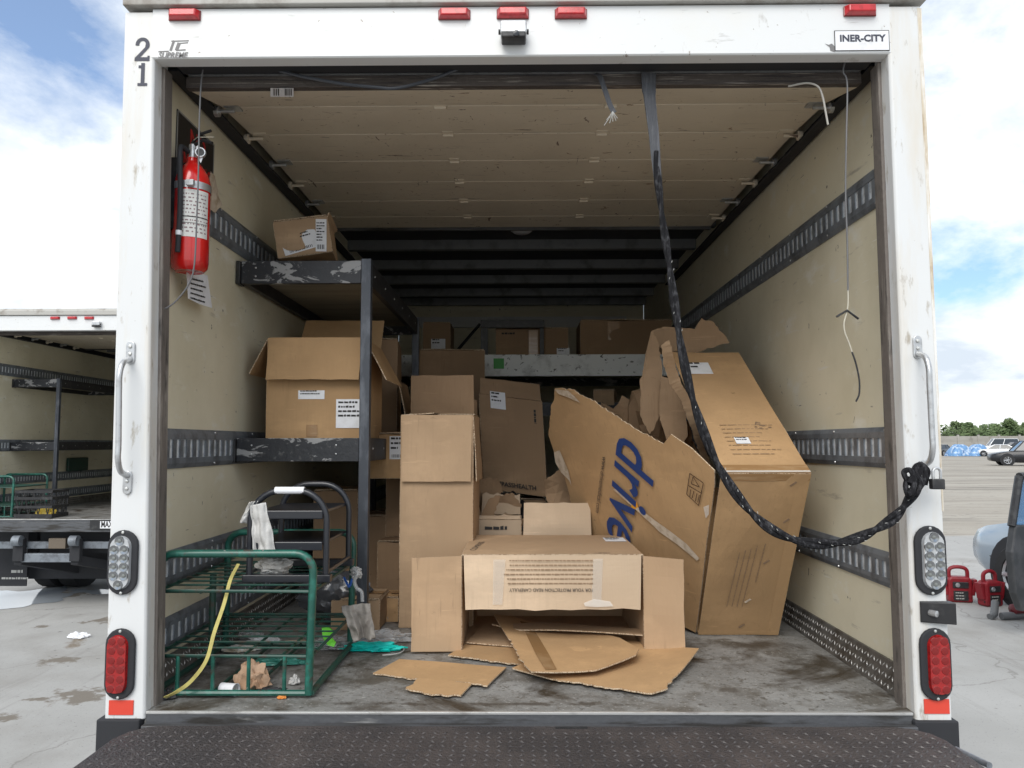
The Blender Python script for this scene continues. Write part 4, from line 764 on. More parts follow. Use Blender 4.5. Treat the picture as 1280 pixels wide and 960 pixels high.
for x in (-.955, -.845): MB().tube([(x, cy0, zB), (x, cy1, zB)], .006, 6).build('base_wire', greenw, cart)
MB().tube([(-1.08, cy0+.3, zB), (-1.08, cy0+.3, zS1)], .012, 8).build('mid_post', greenw, cart, True)
st = thing('step_stool', (-.76, .4, zS1), 'black step stool with two arched tube handles standing on the green cart', 'step stool')
sx0, sx1, sy0, sy1 = -.888, -.640, .235, .56; zb = zS1+.0125; zt = 1.548
def arch(y, nm, zt):
    r = .10; pts = [V((sx0, y, zb)), V((sx0, y, zt-r))]+arc((sx0+r, y, zt-r), r, math.pi, math.pi/2, 8, EX, EZ)[1:]+arc((sx1-r, y, zt-r), r, math.pi/2, 0, 8, EX, EZ)+[V((sx1, y, zb))]
    return MB().tube(pts, .0105, 12).build(nm, blackm, st, True)
ar = arch(sy0, 'arched_handle', zt); arch(sy1, 'arched_handle', zt+.004)
MB().tube([(-.81, sy0, zt), (-.715, sy0, zt)], .0118, 12).build('tape_wrap', paper, ar, True)
for z in (1.472, 1.372):
    b = MB().box(sx0+.011, sx1-.011, sy0-.004, sy1+.004, z, z+.010); b.build('tread', blackm, st, bevel=.003); box('tread_lip', blackm, st, sx0+.011, sx1-.011, sy0-.012, sy0-.0045, z-.016, z+.012, .003)
box('base_channel', blackm, st, sx0-.018, sx1+.018, sy0-.02, sy0+.012, zS1+.0095, zS1+.034, .003); box('base_channel', blackm, st, sx0-.018, sx1+.018, sy1-.012, sy1+.02, zS1+.0095, zS1+.034, .003)
for x in (sx0, sx1): MB().tube([(x, sy0, zS1+.04), (x, sy1, zS1+.04)], .008, 8).build('side_rail', blackm, st)
# cloths
clothm = mat('white_cloth', (.55, .545, .53), .9, layers=[((.40, .39, .37), 9, .48, .66)], bump=.35, bscale=45)
ragm = mat('grey_rag', (.32, .295, .265), .95, layers=[((.22, .2, .18), 12, .45, .66)], bump=.4, bscale=60)
def drape(name, top, bot, nrm, label, mt, seed, fold=.018, n=30, cat='cloth', th=.003, taper=1.0, fall=0):
    """hanging cloth between an upper edge (two points) and a lower edge (two points) with folds"""
    a, b = map(V, top); d, c = map(V, bot); nm = V(nrm).normalized(); mb = MB(); g = []
    for j in range(n+1):
        for i in range(n+1):
            s, t = i/n, j/n; p = (a*(1-s)+b*s)*(1-t)+(d*(1-s)+c*s)*t
            f = math.sin(s*8+seed+2*noise.noise(V((s*2, t*2, seed))))*(.35+.8*t)+.8*noise.noise(V((s*5, t*4, seed+4)))
            p = p+nm*fold*f+(b-a)*(.10*noise.noise(V((t*3, s, seed+9))))+(d-a)*(.10*noise.noise(V((s*4, seed+2, 0)))*t); g.append(p)
    W = n+1; mb.v = g; mb.f = [(j*W+i, j*W+i+1, (j+1)*W+i+1, (j+1)*W+i) for j in range(n) for i in range(n)]
    c_ = sum(g, V())/len(g); o = mb.build(name, mt, None, True, loc=c_); md = o.modifiers.new('solid', 'SOLIDIFY'); md.thickness = th; return tag(o, label, cat)
cl = drape('white_cloth', [PY(313, 632, .222), PY(332, 628, .222)], [PY(316, 690, .215), PY(345, 694, .205)], (0, -1, 0), 'crumpled white cloth hung over the step stool handle', clothm, 3, .010)
m2 = blob(PZ(342, 708, zS1+.045), .05, .045, .028, 5, .38, 1.9, flat=False).build('cloth_end', clothm, None, True); m2.location = -ORG[cl.name]; m2.parent = cl; m2.matrix_parent_inverse.identity()
m3 = drape('cloth_end', [PY(312, 628, .225), PY(322, 626, .225)], [PY(298, 652, .24), PY(312, 656, .235)], (0, -1, 0), None, clothm, 5, .010, cat=None, n=16); m3.location = m3.location-ORG[cl.name]; m3.parent = cl; m3.matrix_parent_inverse.identity()
cr = drape('grey_rag', [PY(427, 757, .56), PY(462, 754, .56)], [PY(441, 800, .53), PY(469, 797, .55)], (.3, -1, 0), 'grey brown rag hanging off the back of the green cart', ragm, 7, .022, taper=.8)
plast = mat('clear_plastic', (.62, .63, .64), .16, alpha=.42, bump=.5, bscale=35, coat=.4)
plastd = mat('dark_plastic_film', (.075, .08, .09), .14, alpha=.9, bump=.5, bscale=30, coat=.5)
lime = mat('lime_plastic', (.16, .62, .05), .35, bump=.3); teal = mat('teal_fabric', (.0, .58, .50), .6, layers=[((.0, .42, .38), 14, .5, .66)], bump=.3)
def lump(name, px, py, z, sx, sy, sz, mt, label, cat, seed, amp=.35, freq=2.4, flat=True):
    c = PZ(px, py, z); return tag(blob(c, sx, sy, sz, seed, amp, freq, flat=flat).build(name, mt, None, True, loc=c), label, cat)
lump('plastic_sheet', 418, 806, FL+.003, .075, .07, .022, plast, 'crumpled clear plastic film between lime scrap and teal fabric', 'plastic', 1, .55)
lump('plastic_sheet', 478, 800, FL+.003, .10, .05, .026, plast, 'clear plastic bag lying flat behind the teal fabric', 'plastic', 2, .5)
lump('teal_cloth', 466, 812, FL+.003, .098, .034, .020, teal, 'bright teal fabric scrap lying on the truck floor', 'cloth', 3, .4, 2.8)
tp = [PZ(x, y, FL+.01) for x, y in ((478, 819), (490, 818), (500, 816), (505, 812), (502, 807))]; tag(MB().tube(smoothpath(tp, 4), .0022, 6).build('ear_loop', fleck, None, True), 'thin white cord trailing from the teal fabric', 'cord')
tag(polysheet([PY(x, y, .50) for x, y in ((403, 784), (411, 782), (417, 788), (415, 797), (420, 803), (418, 808), (410, 806), (405, 797))], (0, -1, 0), mb_rim=False, th=.01, bend=lambda p: p+V((0, .02*noise.noise(p*14), 0)), sub=.012).build('lime_scrap', lime), 'lime green plastic scrap caught on the cart corner', 'plastic')
lump('plastic_bag', 418, 742, FL+.13, .13, .09, .10, plastd, 'dark plastic sack with white flecks behind the green cart', 'bag', 6, .3, 2, flat=False)
blue = mat('blue_tie', (.03, .12, .45), .5); tag(MB().tube(smoothpath([PY(430, 722, .66), PY(434, 730, .64), PY(437, 733, .64), PY(440, 724, .66)], 4), .005, 6).build('blue_tie', blue, None, True), 'small blue plastic tie on the dark sack', 'tie')
tag(MB().tube(smoothpath([PY(441, 711, .64), PY(447, 716, .62), PY(443, 726, .62), PY(446, 735, .62), PY(452, 740, .62), PY(453, 752, .62)], 5), [.007]*26, 7).build('plastic_twist', plast, None, True), 'twisted white plastic neck of the dark sack', 'plastic')
lump('crumpled_wrap', 445, 716, 1.21, .018, .018, .018, clothm, 'crumpled white wrap at the back corner of the green cart', 'plastic', 12, .5, 2.5, flat=False)
carton('carton', 'carton lying under the dark sack behind the green cart', (-.80, .98, FL+.002), (.20, 0, 0), (0, .22, 0), (0, 0, .12), card, seed=71)
carton('carton', 'small low carton under the rack beside the plastic ball', PZ(470, 777, FL+.002), (.095, 0, 0), (0, .15, 0), (0, 0, .10), cardo, seed=72)
lump('plastic_ball', 487, 774, FL+.003, .035, .03, .05, plast, 'balled clear plastic wrap next to the tall narrow carton', 'plastic', 9, .5, 2.4)
for i, (px, x0, dy, h, lb) in enumerate(((420, -.98, 1.35, .55, 'dark carton under the middle shelf against the left wall'), (440, -.80, 1.50, .42, 'dark carton under the middle shelf by the tall carton'))):
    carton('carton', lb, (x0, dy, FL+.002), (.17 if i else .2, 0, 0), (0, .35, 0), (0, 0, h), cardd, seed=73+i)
# in and under the cart
kr = mat('crumpled_kraft', (.50, .34, .23), .8, layers=[((.36, .22, .13), 16, .45, .66)], bump=.4, bscale=50)
lump('paper_bag', 314, 860, FL+.003, .046, .034, .060, kr, 'crumpled kraft paper bag under the green cart by the sill', 'paper bag', 5, .4, 2.2)
c = PZ(286, 861, FL+.020); cup = thing('paper_cup', c-V((0, 0, .018)), 'small white paper cup lying on its side by the kraft bag', 'cup')
MB().lathe([(.0, -.028), (.016, -.028), (.0185, .026), (.0195, .028), (.0175, .028), (.015, -.02), (0, -.02)], c, (.95, -.35, 0), 20).build('cup_wall', paper, cup, True); MB().lathe([(.017, 0), (.0165, .003), (0, .0035)], c+V((.95, -.35, 0)).normalized()*.018, (.95, -.35, 0), 16).build('lid', clothm, cup)
for i, (px, py, sx, sy, sz, mt_, lb) in enumerate(((330, 802, .05, .03, .012, paper, 'torn white paper scrap on the floor beneath the cart shelf'), (372, 806, .06, .025, .012, torn, 'cream cardboard scrap beneath the cart corner'), (310, 796, .05, .035, .02, plast, 'clear plastic scrap under the green cart'), (300, 812, .06, .04, .010, rust, 'rusty brown rag scrap under the middle of the cart'), (345, 829, .09, .03, .012, mat('teal_film', (.05, .22, .18), .3), 'thin dark teal film lying under the cart shelf'), (340, 866, .045, .018, .010, rubber, 'black rag scrap by the kraft bag at the sill'), (368, 855, .014, .012, .02, clothm, 'small white tissue at the foot of the green cart'), (352, 873, .012, .006, .006, mat('orange_bit', (.6, .22, .04), .5), 'small orange scrap beside the foot of the cart'), (210, 873, .02, .015, .02, black, 'black buckle at the end of the yellow strap'))):
    lump('floor_scrap', px, py, FL+.002, sx, sy, sz, mt_, lb, 'scrap', 20+i, .45, 2.5)
ystrap = mat('yellow_webbing', (.50, .44, .14), .7, layers=[((.34, .29, .1), 30, .5, .7)])
def ribbon(path, w, wdir, th=.002, twist=None):
    pts = smoothpath(path, 6); mb = MB(); k = len(pts)
    for i, p in enumerate(pts):
        t = (pts[min(i+1, k-1)]-pts[max(i-1, 0)]).normalized(); wd = V(wdir(i/(k-1)) if callable(wdir) else wdir); wd = (wd-t*wd.dot(t)).normalized(); nm = t.cross(wd); ww = w(i/(k-1)) if callable(w) else w
        mb.v += [p-wd*ww/2-nm*th/2, p+wd*ww/2-nm*th/2, p+wd*ww/2+nm*th/2, p-wd*ww/2+nm*th/2]
    for i in range(k-1):
        for j in range(4): a = i*4+j; b = i*4+(j+1) % 4; mb.f.append((a, b, b+4, a+4))
    mb.f += [(3, 2, 1, 0), tuple((k-1)*4+j for j in range(4))]; return mb
tag(ribbon([PY(298, 705, .22), PY(288, 725, .17), PY(280, 755, .13), PY(268, 790, .10), PY(258, 825, .08), PY(240, 850, .075), PY(222, 864, .07), PY(206, 872, .08)], .011, (1, .2, .1)).build('yellow_strap', ystrap, None, True), 'yellow webbing strap dangling from the cart down to the floor', 'strap')
# ================================================================== FIRE EXTINGUISHER, SIGN, TAGS
ec = V((-1.104, .215, 2.266)); er = .0585
ex = thing('fire_extinguisher', ec, 'red fire extinguisher with black hose strapped to the left wall', 'fire extinguisher')
MB().lathe([(0, .004), (.045, .0), (er-.003, .012), (er, .03), (er, .300), (er-.006, .325), (er-.022, .350), (.022, .366), (.018, .372), (.018, .385), (0, .385)], ec, (0, 0, 1), 36).build('cylinder', extr, ex, True)
tocam = math.atan2(CAM.y-ec.y, CAM.x-ec.x)
def wrap(name, z0, z1, a0, a1, mt, k=.0008, parent=ex, n=18):
    mb = MB(); r = er+k
    for i in range(n+1):
        a = tocam+a0+(a1-a0)*i/n
        for z in (z0, z1): mb.v.append(ec+V((math.cos(a)*r, math.sin(a)*r, z)))
    mb.f = [(2*i, 2*i+2, 2*i+3, 2*i+1) for i in range(n)]; return mb.build(name, mt, parent, True)
lbm = mat('extinguisher_label', (.66, .66, .63), .4); lab = wrap('instruction_label', .105, .262, -.75, 1.0, lbm)
rn = random.Random(4)
pr = MB()
for i in range(11):
    z = .245-i*.0125; a = -.45
    while a < .85:
        da = .03+rn.random()*.14
        for q in range(1): n0 = len(pr.v); pr.v += [ec+V((math.cos(tocam+b)*(er+.0014), math.sin(tocam+b)*(er+.0014), zz)) for b, zz in ((a, z), (a+da, z), (a+da, z+.0042), (a, z+.0042))]; pr.f.append((n0, n0+1, n0+2, n0+3))
        a += da+.05+rn.random()*.1
pr.build('printed_text', mat('grey_ink', (.25, .16, .17), .7), lab); wrap('label_rule', .170, .173, -.75, 1.0, ink, .0016, lab); wrap('label_rule', .150, .1515, -.75, 1.0, ink, .0016, lab)
wrap('clamp_band', .268, .292, -2.6, 2.6, steel, .0018); MB().box(ec.x+.01, ec.x+.035, ec.y-er-.014, ec.y-er-.001, ec.z+.270, ec.z+.290).build('clamp_latch', steel, ex, bevel=.002)
MB().lathe([(.014, .384), (.014, .43), (.008, .435), (0, .435)], ec, (0, 0, 1), 16).build('valve', steel, ex, True)
MB().tube([ec+V((-.005, .0, .425)), ec+V((.04, -.02, .44)), ec+V((.075, -.03, .425))], .006, 8).build('carry_handle', black, ex, True); MB().tube([ec+V((-.005, .0, .438)), ec+V((.035, -.02, .462)), ec+V((.07, -.03, .468))], .005, 8).build('squeeze_lever', black, ex, True)
gg = MB().lathe([(.0, -.012), (.016, -.012), (.018, -.008), (.018, 0), (0, 0)], ec+V((.034, -.02, .395)), (-.25, .97, 0), 18).build('pressure_gauge', steel, ex, True); MB().lathe([(.013, 0), (0, .0005)], ec+V((.034, -.02, .395))-V((-.25, .97, 0))*.0128, (-.25, .97, 0), 16).build('gauge_face', black, gg)
hs = [ec+V((-.012, -.01, .405)), ec+V((-.020, -.045, .408)), ec+V((-.014, -.067, .37)), ec+V((-.008, -.071, .28)), ec+V((-.006, -.071, .18)), ec+V((-.008, -.071, .10)), ec+V((-.010, -.070, .05))]
ho = MB().tube(smoothpath(hs, 5), .0085, 10).build('hose', rubber, ex, True); MB().tube([hs[5]+V((0, 0, .02)), hs[5]+V((0, 0, .005))], .0098, 10).build('hose_ring', paper, ho, True)
box('wall_bracket', black, ex, -1.162, -1.135, .17, .30, 2.40, 2.64, .003)
MB().tube([ec+V((.01, -.02, .44)), ec+V((.03, -.04, .442)), ec+V((.09, -.05, .438))], .0012, 5).build('pin_wire', wirew, ex)
pl = [PY(x, y, .19) for x, y in ((245, 183), (249, 181), (254, 196), (251, 204), (247, 196))]; MB().add(pl, [tuple(range(5))]).build('safety_tag', paper, ex)
pp = [PX(x, y, -1.142) for x, y in ((263, 214), (268, 220), (276, 256), (270, 266), (262, 262))]; tag(polysheet(pp, (1, 0, 0), mb_rim=False, th=.001, bend=lambda p: p+V((.008*noise.noise(p*30), 0, 0)), sub=.01).build('inspection_tag', torn), 'curled pale inspection tag hanging behind the fire extinguisher', 'tag')
pp = [PX(x, y, -1.120) for x, y in ((233, 338), (259, 344), (265, 385), (249, 380), (235, 373))]; nt = thing('paper_notice', sum(pp, V())/5, 'white printed paper notice hanging below the fire extinguisher', 'notice')
polysheet(pp, (1, -.1, 0), th=.0008, sub=.02, mb_rim=False).build('sheet', paper, nt)
for i in range(5): a, b = PX(238, 349+i*6, -1.118), PX(258-i*.3, 354+i*6.3, -1.118); lines(nt, ink, a, (b-a), EZ, 1, (b-a).length, .012, .45, i)
sg = thing('no_smoking_sign', PX(244, 200, WX*-1+.004), 'black and red no smoking sign on the left wall behind the extinguisher', 'sign')
sx = -WX+.004; q4 = [PX(222, 136, sx), PX(268, 180, sx)]; yA0, yA1 = q4[0].y, q4[1].y; zt0 = PX(222, 136, sx).z; zb0 = zt0-.23
yA0 = max(yA0, .14); box('board', mat('black_sign', (.014, .013, .014), .4), sg, -WX+.001, sx, yA0, yA1, zb0, zt0); redi = mat('red_ink', (.50, .018, .02), .5)
bd = MB()
for a in ((yA0, yA1, zt0-.006, zt0), (yA0, yA1, zb0, zb0+.006), (yA0, yA0+.006, zb0, zt0), (yA1-.006, yA1, zb0, zt0)): bd.box(sx, sx+.0008, *a)
bd.build('border', mat('sign_edge', (.3, .3, .29), .5), sg)
ww = yA1-yA0
text('NO', sg, redi, V((sx, yA0+ww*.32, zt0-.085)), (0, 1, 0), (0, 0, 1), .085, bold=.03, fit=ww*.42); text('SMOKING', sg, redi, V((sx, yA0+ww*.08, zt0-.185)), (0, 1, 0), (0, 0, 1), .09, bold=.02, fit=ww*.84)
# door label and cables
a, b = PY(338, 121, .22), PY(367, 109, .22); zl = 2.855
lbq = [PZ(x, y, 2.853) for x, y in ((338, 121), (367, 121), (367, 110), (338, 110))]; bl = MB().add(lbq, [(0, 1, 2, 3)]).build('barcode_label', paper, door)
mb = MB(); rn = random.Random(2)
for x0, x1 in ((342, 349), (356, 364)):
    x = x0
    while x < x1: q = [PZ(xx, yy, 2.8515) for xx, yy in ((x, 119.5), (x+1.2, 119.5), (x+1.2, 111), (x, 111))]; mb.add(q, [(0, 1, 2, 3)]); x += 2.0+rn.random()*.8
mb.build('barcode', ink, bl)
def cable(name, pts, r, mt, label, cat='cable'): return tag(MB().tube(smoothpath(pts, 6), r, 7).build(name, mt, None, True), label, cat)
cable('hanging_cable', [PY(254, 84, .09), PY(251, 110, .09), PY(249, 160, .085), PY(248, 215, .08), PY(246, 270, .08), PY(243, 330, .08), PY(236, 355, .08), PY(222, 374, .08), PY(210, 384, .075), PY(200, 387, .07)], .0026, wirem, 'thin grey cable hanging down past the fire extinguisher')
cable('door_cable', [PY(340, 86, .11), PY(380, 96, .10), PY(430, 105, .10), PY(470, 109, .10), PY(497, 110, .10), PY(540, 99, .10), PY(583, 82, .11)], .0055, mat('corrugated_cable', (.05, .055, .065), .4), 'black corrugated cable sagging below the header')
hw = thing('hanging_wire', PY(1057, 80, .06), 'thin grey wire with a black cross tie hanging by the right wall', 'wire')
MB().tube(smoothpath([PY(1056, 78, .07), PY(1054, 90, .07), PY(1059, 105, .07), PY(1058, 170, .06), PY(1057, 240, .06), PY(1059, 300, .06), PY(1060, 363, .06)], 5), .0027, 7).build('cable', wirem, hw, True)
MB().tube(smoothpath([PY(1060, 362, .06), PY(1060, 380, .06), PY(1058, 392, .06), PY(1055, 404, .06), PY(1056, 415, .06), PY(1061, 428, .06), PY(1065, 440, .06)], 5), .0022, 7).build('bare_end', wirew, hw, True)
MB().tube(smoothpath([PY(1065, 440, .06), PY(1070, 455, .06), PY(1074, 475, .06), PY(1074, 492, .06), PY(1070, 502, .06)], 5), .0026, 7).build('cable_end', rubber, hw, True)
MB().tube([PY(1045.5, 396, .06), PY(1059, 388, .057), PY(1073, 398.5, .06)], .0036, 7).build('cross_tie', black, hw, True)
cable('stub_cable', [PY(985, 108, .12), PY(1008, 104, .10), PY(1022, 108, .09), PY(1028, 120, .09), PY(1032, 140, .09), PY(1035, 156, .09)], .0032, mat('pale_cable', (.42, .40, .36), .5), 'short pale cable stub hooked over under the header')
fs = thing('frayed_strap', PY(757, 90, .115), 'short frayed grey strap end hanging from the door edge', 'strap')
ribbon([PY(744, 92, .12), PY(750, 96, .11), PY(757, 115, .10), PY(763, 132, .10), PY(768, 141, .10)], .016, (1, 0, 0)).build('webbing', webg, fs, True)
for i, (dx, dy) in enumerate(((-11, 17), (-8, 10), (-4, 14), (0, 12), (4, 11), (6, 8))): MB().tube([PY(766, 139, .10), PY(766+dx*.4, 139+dy*.5, .098), PY(766+dx, 140+dy, .10)], .0012, 5).build('loose_thread', fleck, fs)
# ================================================================== PULL STRAP AND PADLOCK
ps = thing('pull_strap', PY(812, 92, .11), 'long black pull strap hung from the door edge and tied to the right handle', 'strap')
ribbon([PY(811, 91, .115), PY(811, 110, .11), PY(814, 140, .10), PY(817, 165, .10), PY(820, 200, .095), PY(822, 222, .09)], lambda t: .046*(1-t)+.024*t if t > .25 else .046, lambda t: (1, .25*math.sin(t*5), 0), .004).build('flat_webbing', webg, ps, True)
rp = [PY(820, 190, .098), PY(823, 230, .09), PY(829, 280, .09), PY(835, 320, .085), PY(842, 370, .08), PY(850, 425, .08), PY(861, 480, .07), PY(876, 530, .05), PY(897, 580, .03), PY(925, 624, .0), PY(955, 655, -.02), PY(990, 674, -.03), PY(1030, 680, -.04), PY(1065, 675, -.045), PY(1095, 662, -.05), PY(1120, 645, -.05), PY(1138, 622, -.05), PY(1150, 602, -.05)]
path = smoothpath(rp, 10); k = len(path)
for ph in (0, math.pi):
    tw = []
    for i, p in enumerate(path):
        t = (path[min(i+1, k-1)]-path[max(i-1, 0)]).normalized(); a = t.orthogonal().normalized(); a = (V((0, -1, 0))-t*t.dot(V((0, -1, 0)))).normalized(); b = t.cross(a); an = ph+i*.20; rr = .0070+.0025*i/k
        tw.append(p+(a*math.cos(an)+b*math.sin(an))*rr*.8)
    MB().tube(tw, [(.0072 if i < 40 else .0088) for i in range(k)], 8).build('twisted_webbing', rope if True else webg, ps, True)
fk = MB()
for i in range(30, k-2):
    if i % 2 or rn.random() < .55: continue
    p = path[i]; t = (path[i+1]-path[i-1]).normalized(); a = (V((0, -1, 0))-t*t.dot(V((0, -1, 0)))).normalized(); b = t.cross(a); an = i*.9; c = p+a*.0195*math.cos(.5*math.sin(an))+b*.0105*math.sin(an); d = (t+b*.5).normalized()*.0034; w_ = d.cross(a).normalized()*.0007; fk.add([c-d-w_, c+d-w_, c+d+w_, c-d+w_], [(0, 1, 2, 3)])
tag(fk.build('thread_flecks', fleck, ps), kind='stuff')
for i, pts in enumerate(([(1150, 606), (1142, 592), (1146, 582), (1155, 583), (1156, 597), (1150, 608)], [(1146, 610), (1134, 600), (1130, 590), (1138, 588), (1143, 600), (1140, 614), (1134, 618)], [(1156, 606), (1158, 592), (1151, 580), (1146, 588), (1152, 604)], [(1135, 596), (1132, 608), (1137, 622), (1142, 612)], [(1148, 612), (1156, 600), (1160, 590), (1154, 584), (1147, 596), (1142, 606)], [(1138, 612), (1144, 618), (1150, 606), (1143, 594), (1137, 604)])):
    MB().tube(smoothpath([PY(x, y, -.06-.012*(i % 2)-.004*j) for j, (x, y) in enumerate(pts)], 5), .0078, 8).build('knot_loop', rope, ps, True)
pk = thing('padlock', PY(1168, 605, -.06), 'black padlock hooked on the right grab handle', 'padlock')
a, b = PY(1163, 611.5, -.075), PY(1178.5, 598.5, -.075); box('lock_body', black, pk, a.x, b.x, -.088, -.066, a.z, b.z, .003)
zz = b.z; xm0, xm1 = a.x+.008, b.x-.007; MB().tube([(xm0, -.077, zz-.002), (xm0, -.077, zz+.02)]+[tuple(q) for q in arc(((xm0+xm1)/2, -.077, zz+.02), (xm1-xm0)/2, math.pi, 0, 8, EX, EZ)]+[(xm1, -.077, zz-.002)], .0042, 8).build('shackle', steel, pk, True)
# ================================================================== THE TRUCK PARKED BEYOND, ON THE LEFT
OFF = V((-4.68, 5.67, 0))
t2 = copy_tree(truck, skip=('decal', 'dealer_plate', 'chipped_patch', 'lift_platform', 'barcode_label')); t2.location = OFF; t2['label'] = 'white box truck parked on the left with its rear open and nearly empty'
for ch in t2.children:
    if ch.name.startswith('reversing_camera'): ch.location.x += .27
rk = [o for o in bpy.data.objects if o.name.startswith('shelf_rack')][0]
r2 = copy_tree(rk); r2.location = rk.location+OFF; r2['label'] = 'empty black shelf rack inside the other box truck on the left'
c2 = copy_tree(cart); c2.location = cart.location+OFF; c2['label'] = 'green wire cart inside the other box truck beside the black crate'
def atL(px, py, y): return PY(px, py, OFF.y+y)
# crate
a, b = atL(17, 648, .12), atL(66, 612, .12); cz = FL+.002; ck = thing('plastic_crate', V(((a.x+b.x)/2, OFF.y+.3, FL)), 'black plastic lattice crate on the sill of the other box truck', 'crate')
x0, x1, y0, y1, z1 = a.x, b.x, OFF.y+.12, OFF.y+.42, cz+.29
box('base', black, ck, x0, x1, y0, y1, cz, cz+.012)
for (ax_, f) in (('x', y0), ('x', y1-.012), ('y', x0), ('y', x1-.012)):
    lo, hi = (x0, x1) if ax_ == 'x' else (y0, y1); n = 9
    for z in (cz+.0125, cz+.10, cz+.19, z1-.03):
        if ax_ == 'x': box('rail', black, ck, lo, hi, f, f+.012, z, z+.028)
        else: box('rail', black, ck, f, f+.012, lo+.0125, hi-.0125, z, z+.028)
    for i in range(n-1):
        u0 = lo+(hi-lo)*i/(n-1); u1 = lo+(hi-lo)*(i+1)/(n-1); s_ = 1 if i % 2 else -1; zlo, zhi = (cz+.03, z1-.02) if s_ > 0 else (z1-.02, cz+.03); m0 = MB()
        if ax_ == 'x': m0.tube([(u0, f+.006, zlo), (u1, f+.006, zhi)], .005, 5)
        else: m0.tube([(f+.006, u0, zlo), (f+.006, u1, zhi)], .005, 5)
        m0.build('lattice_bar', black, ck)
yel = mat('yellow_plastic', (.55, .40, .06), .5)
tag(blob(V((x0+.26, y0+.13, cz+.014)), .09, .07, .07, 3, .4, 2).build('yellow_rope', yel, None, True), 'yellow coiled rope in the black lattice crate', 'rope')
tag(MB().box(*sorted((atL(100, 600, 1.2).x*0-5.85+.012, -5.85+.05)), OFF.y+1.9, OFF.y+2.35, 1.35, 1.52).build('green_holder', greenw, bevel=.01), 'dark green holder hooked on the left wall track of the other truck', 'holder')
# folded lift gear under its sill
lg = thing('lift_gear', (OFF.x, OFF.y+.3, .2), 'dark steel lift arms and bars under the rear of the other truck', 'lift gear')
def lbar(x0, x1, y0, y1, d=.05, mt=trackm, n='cross_bar'): a, b = atL(x0, y1, d), atL(x1, y0, d); return MB().box(a.x, b.x, OFF.y+d, OFF.y+d+.06, a.z, b.z).build(n, mt, lg, bevel=.006)
lbar(-60, 240, 677, 686, .10); lbar(24, 90, 692, 703, .05); lbar(-60, 240, 654, 659, -.02, rubber, 'sill_bar')
for px in (22, 93):
    lbar(px-7, px+7, 674, 702, .02, rubber, 'pivot_bracket'); a = atL(px, 676, .0); MB().lathe([(0, -.04), (.055, -.04), (.055, .04), (0, .04)], a, (1, 0, 0), 14).build('pivot', trackm, lg, True)
    p0, p1 = atL(px, 700, .05), V((atL(px+30, 700, .05).x, OFF.y+.75, .30)); MB().obox(p0-V((.04, 0, .05)), V((.08, 0, 0)), p1-p0, V((0, 0, .10))).build('lift_arm', rubber, lg, bevel=.006)
lbar(60, 82, 673, 686, .03, mat('brown_steel', (.16, .13, .10), .6, metal=.3), 'latch'); box('lower_beam', rubber, lg, OFF.x-.95, OFF.x+.95, OFF.y+.70, OFF.y+.80, .20, .34, .01)
for s in (-1, 1): box('bumper_leg', rubber, lg, OFF.x+s*.8-.05, OFF.x+s*.8+.05, OFF.y+.72, OFF.y+.78, .341, .79)
a, b = atL(112, 662, -.045), atL(150, 650, -.045); sp = thing('maker_plate', a, 'small white lettered plate on the sill of the other box truck', 'sign'); box('plate', black, sp, a.x, b.x, a.y, a.y+.006, a.z, b.z); a2 = atL(125, 661, -.045); box('panel', paper, sp, a2.x, b.x-.004, a.y-.002, a.y-.0005, a.z+.012, b.z-.012)
text('MAX', sp, ink, V((a2.x+.01, a.y-.0025, a.z+.025)), EX, EZ, .085, bold=.03, fit=.12)
for i, (px, py, w, pt_) in enumerate(((14, 716, .16, .06), (2, 724, .30, .04))): q = PY(px, py, OFF.y+.545); lines([c for c in t2.children if c.name.startswith('mud_flap')][0], fleck, q-OFF, EX, EZ, 1, w, pt_, .5, i)
tag(blob(PZ(98, 797, .004), .075, .045, .035, 4, .5, 2).build('paper_litter', paper, None, True), 'crumpled white paper on the concrete left of the truck', 'litter')
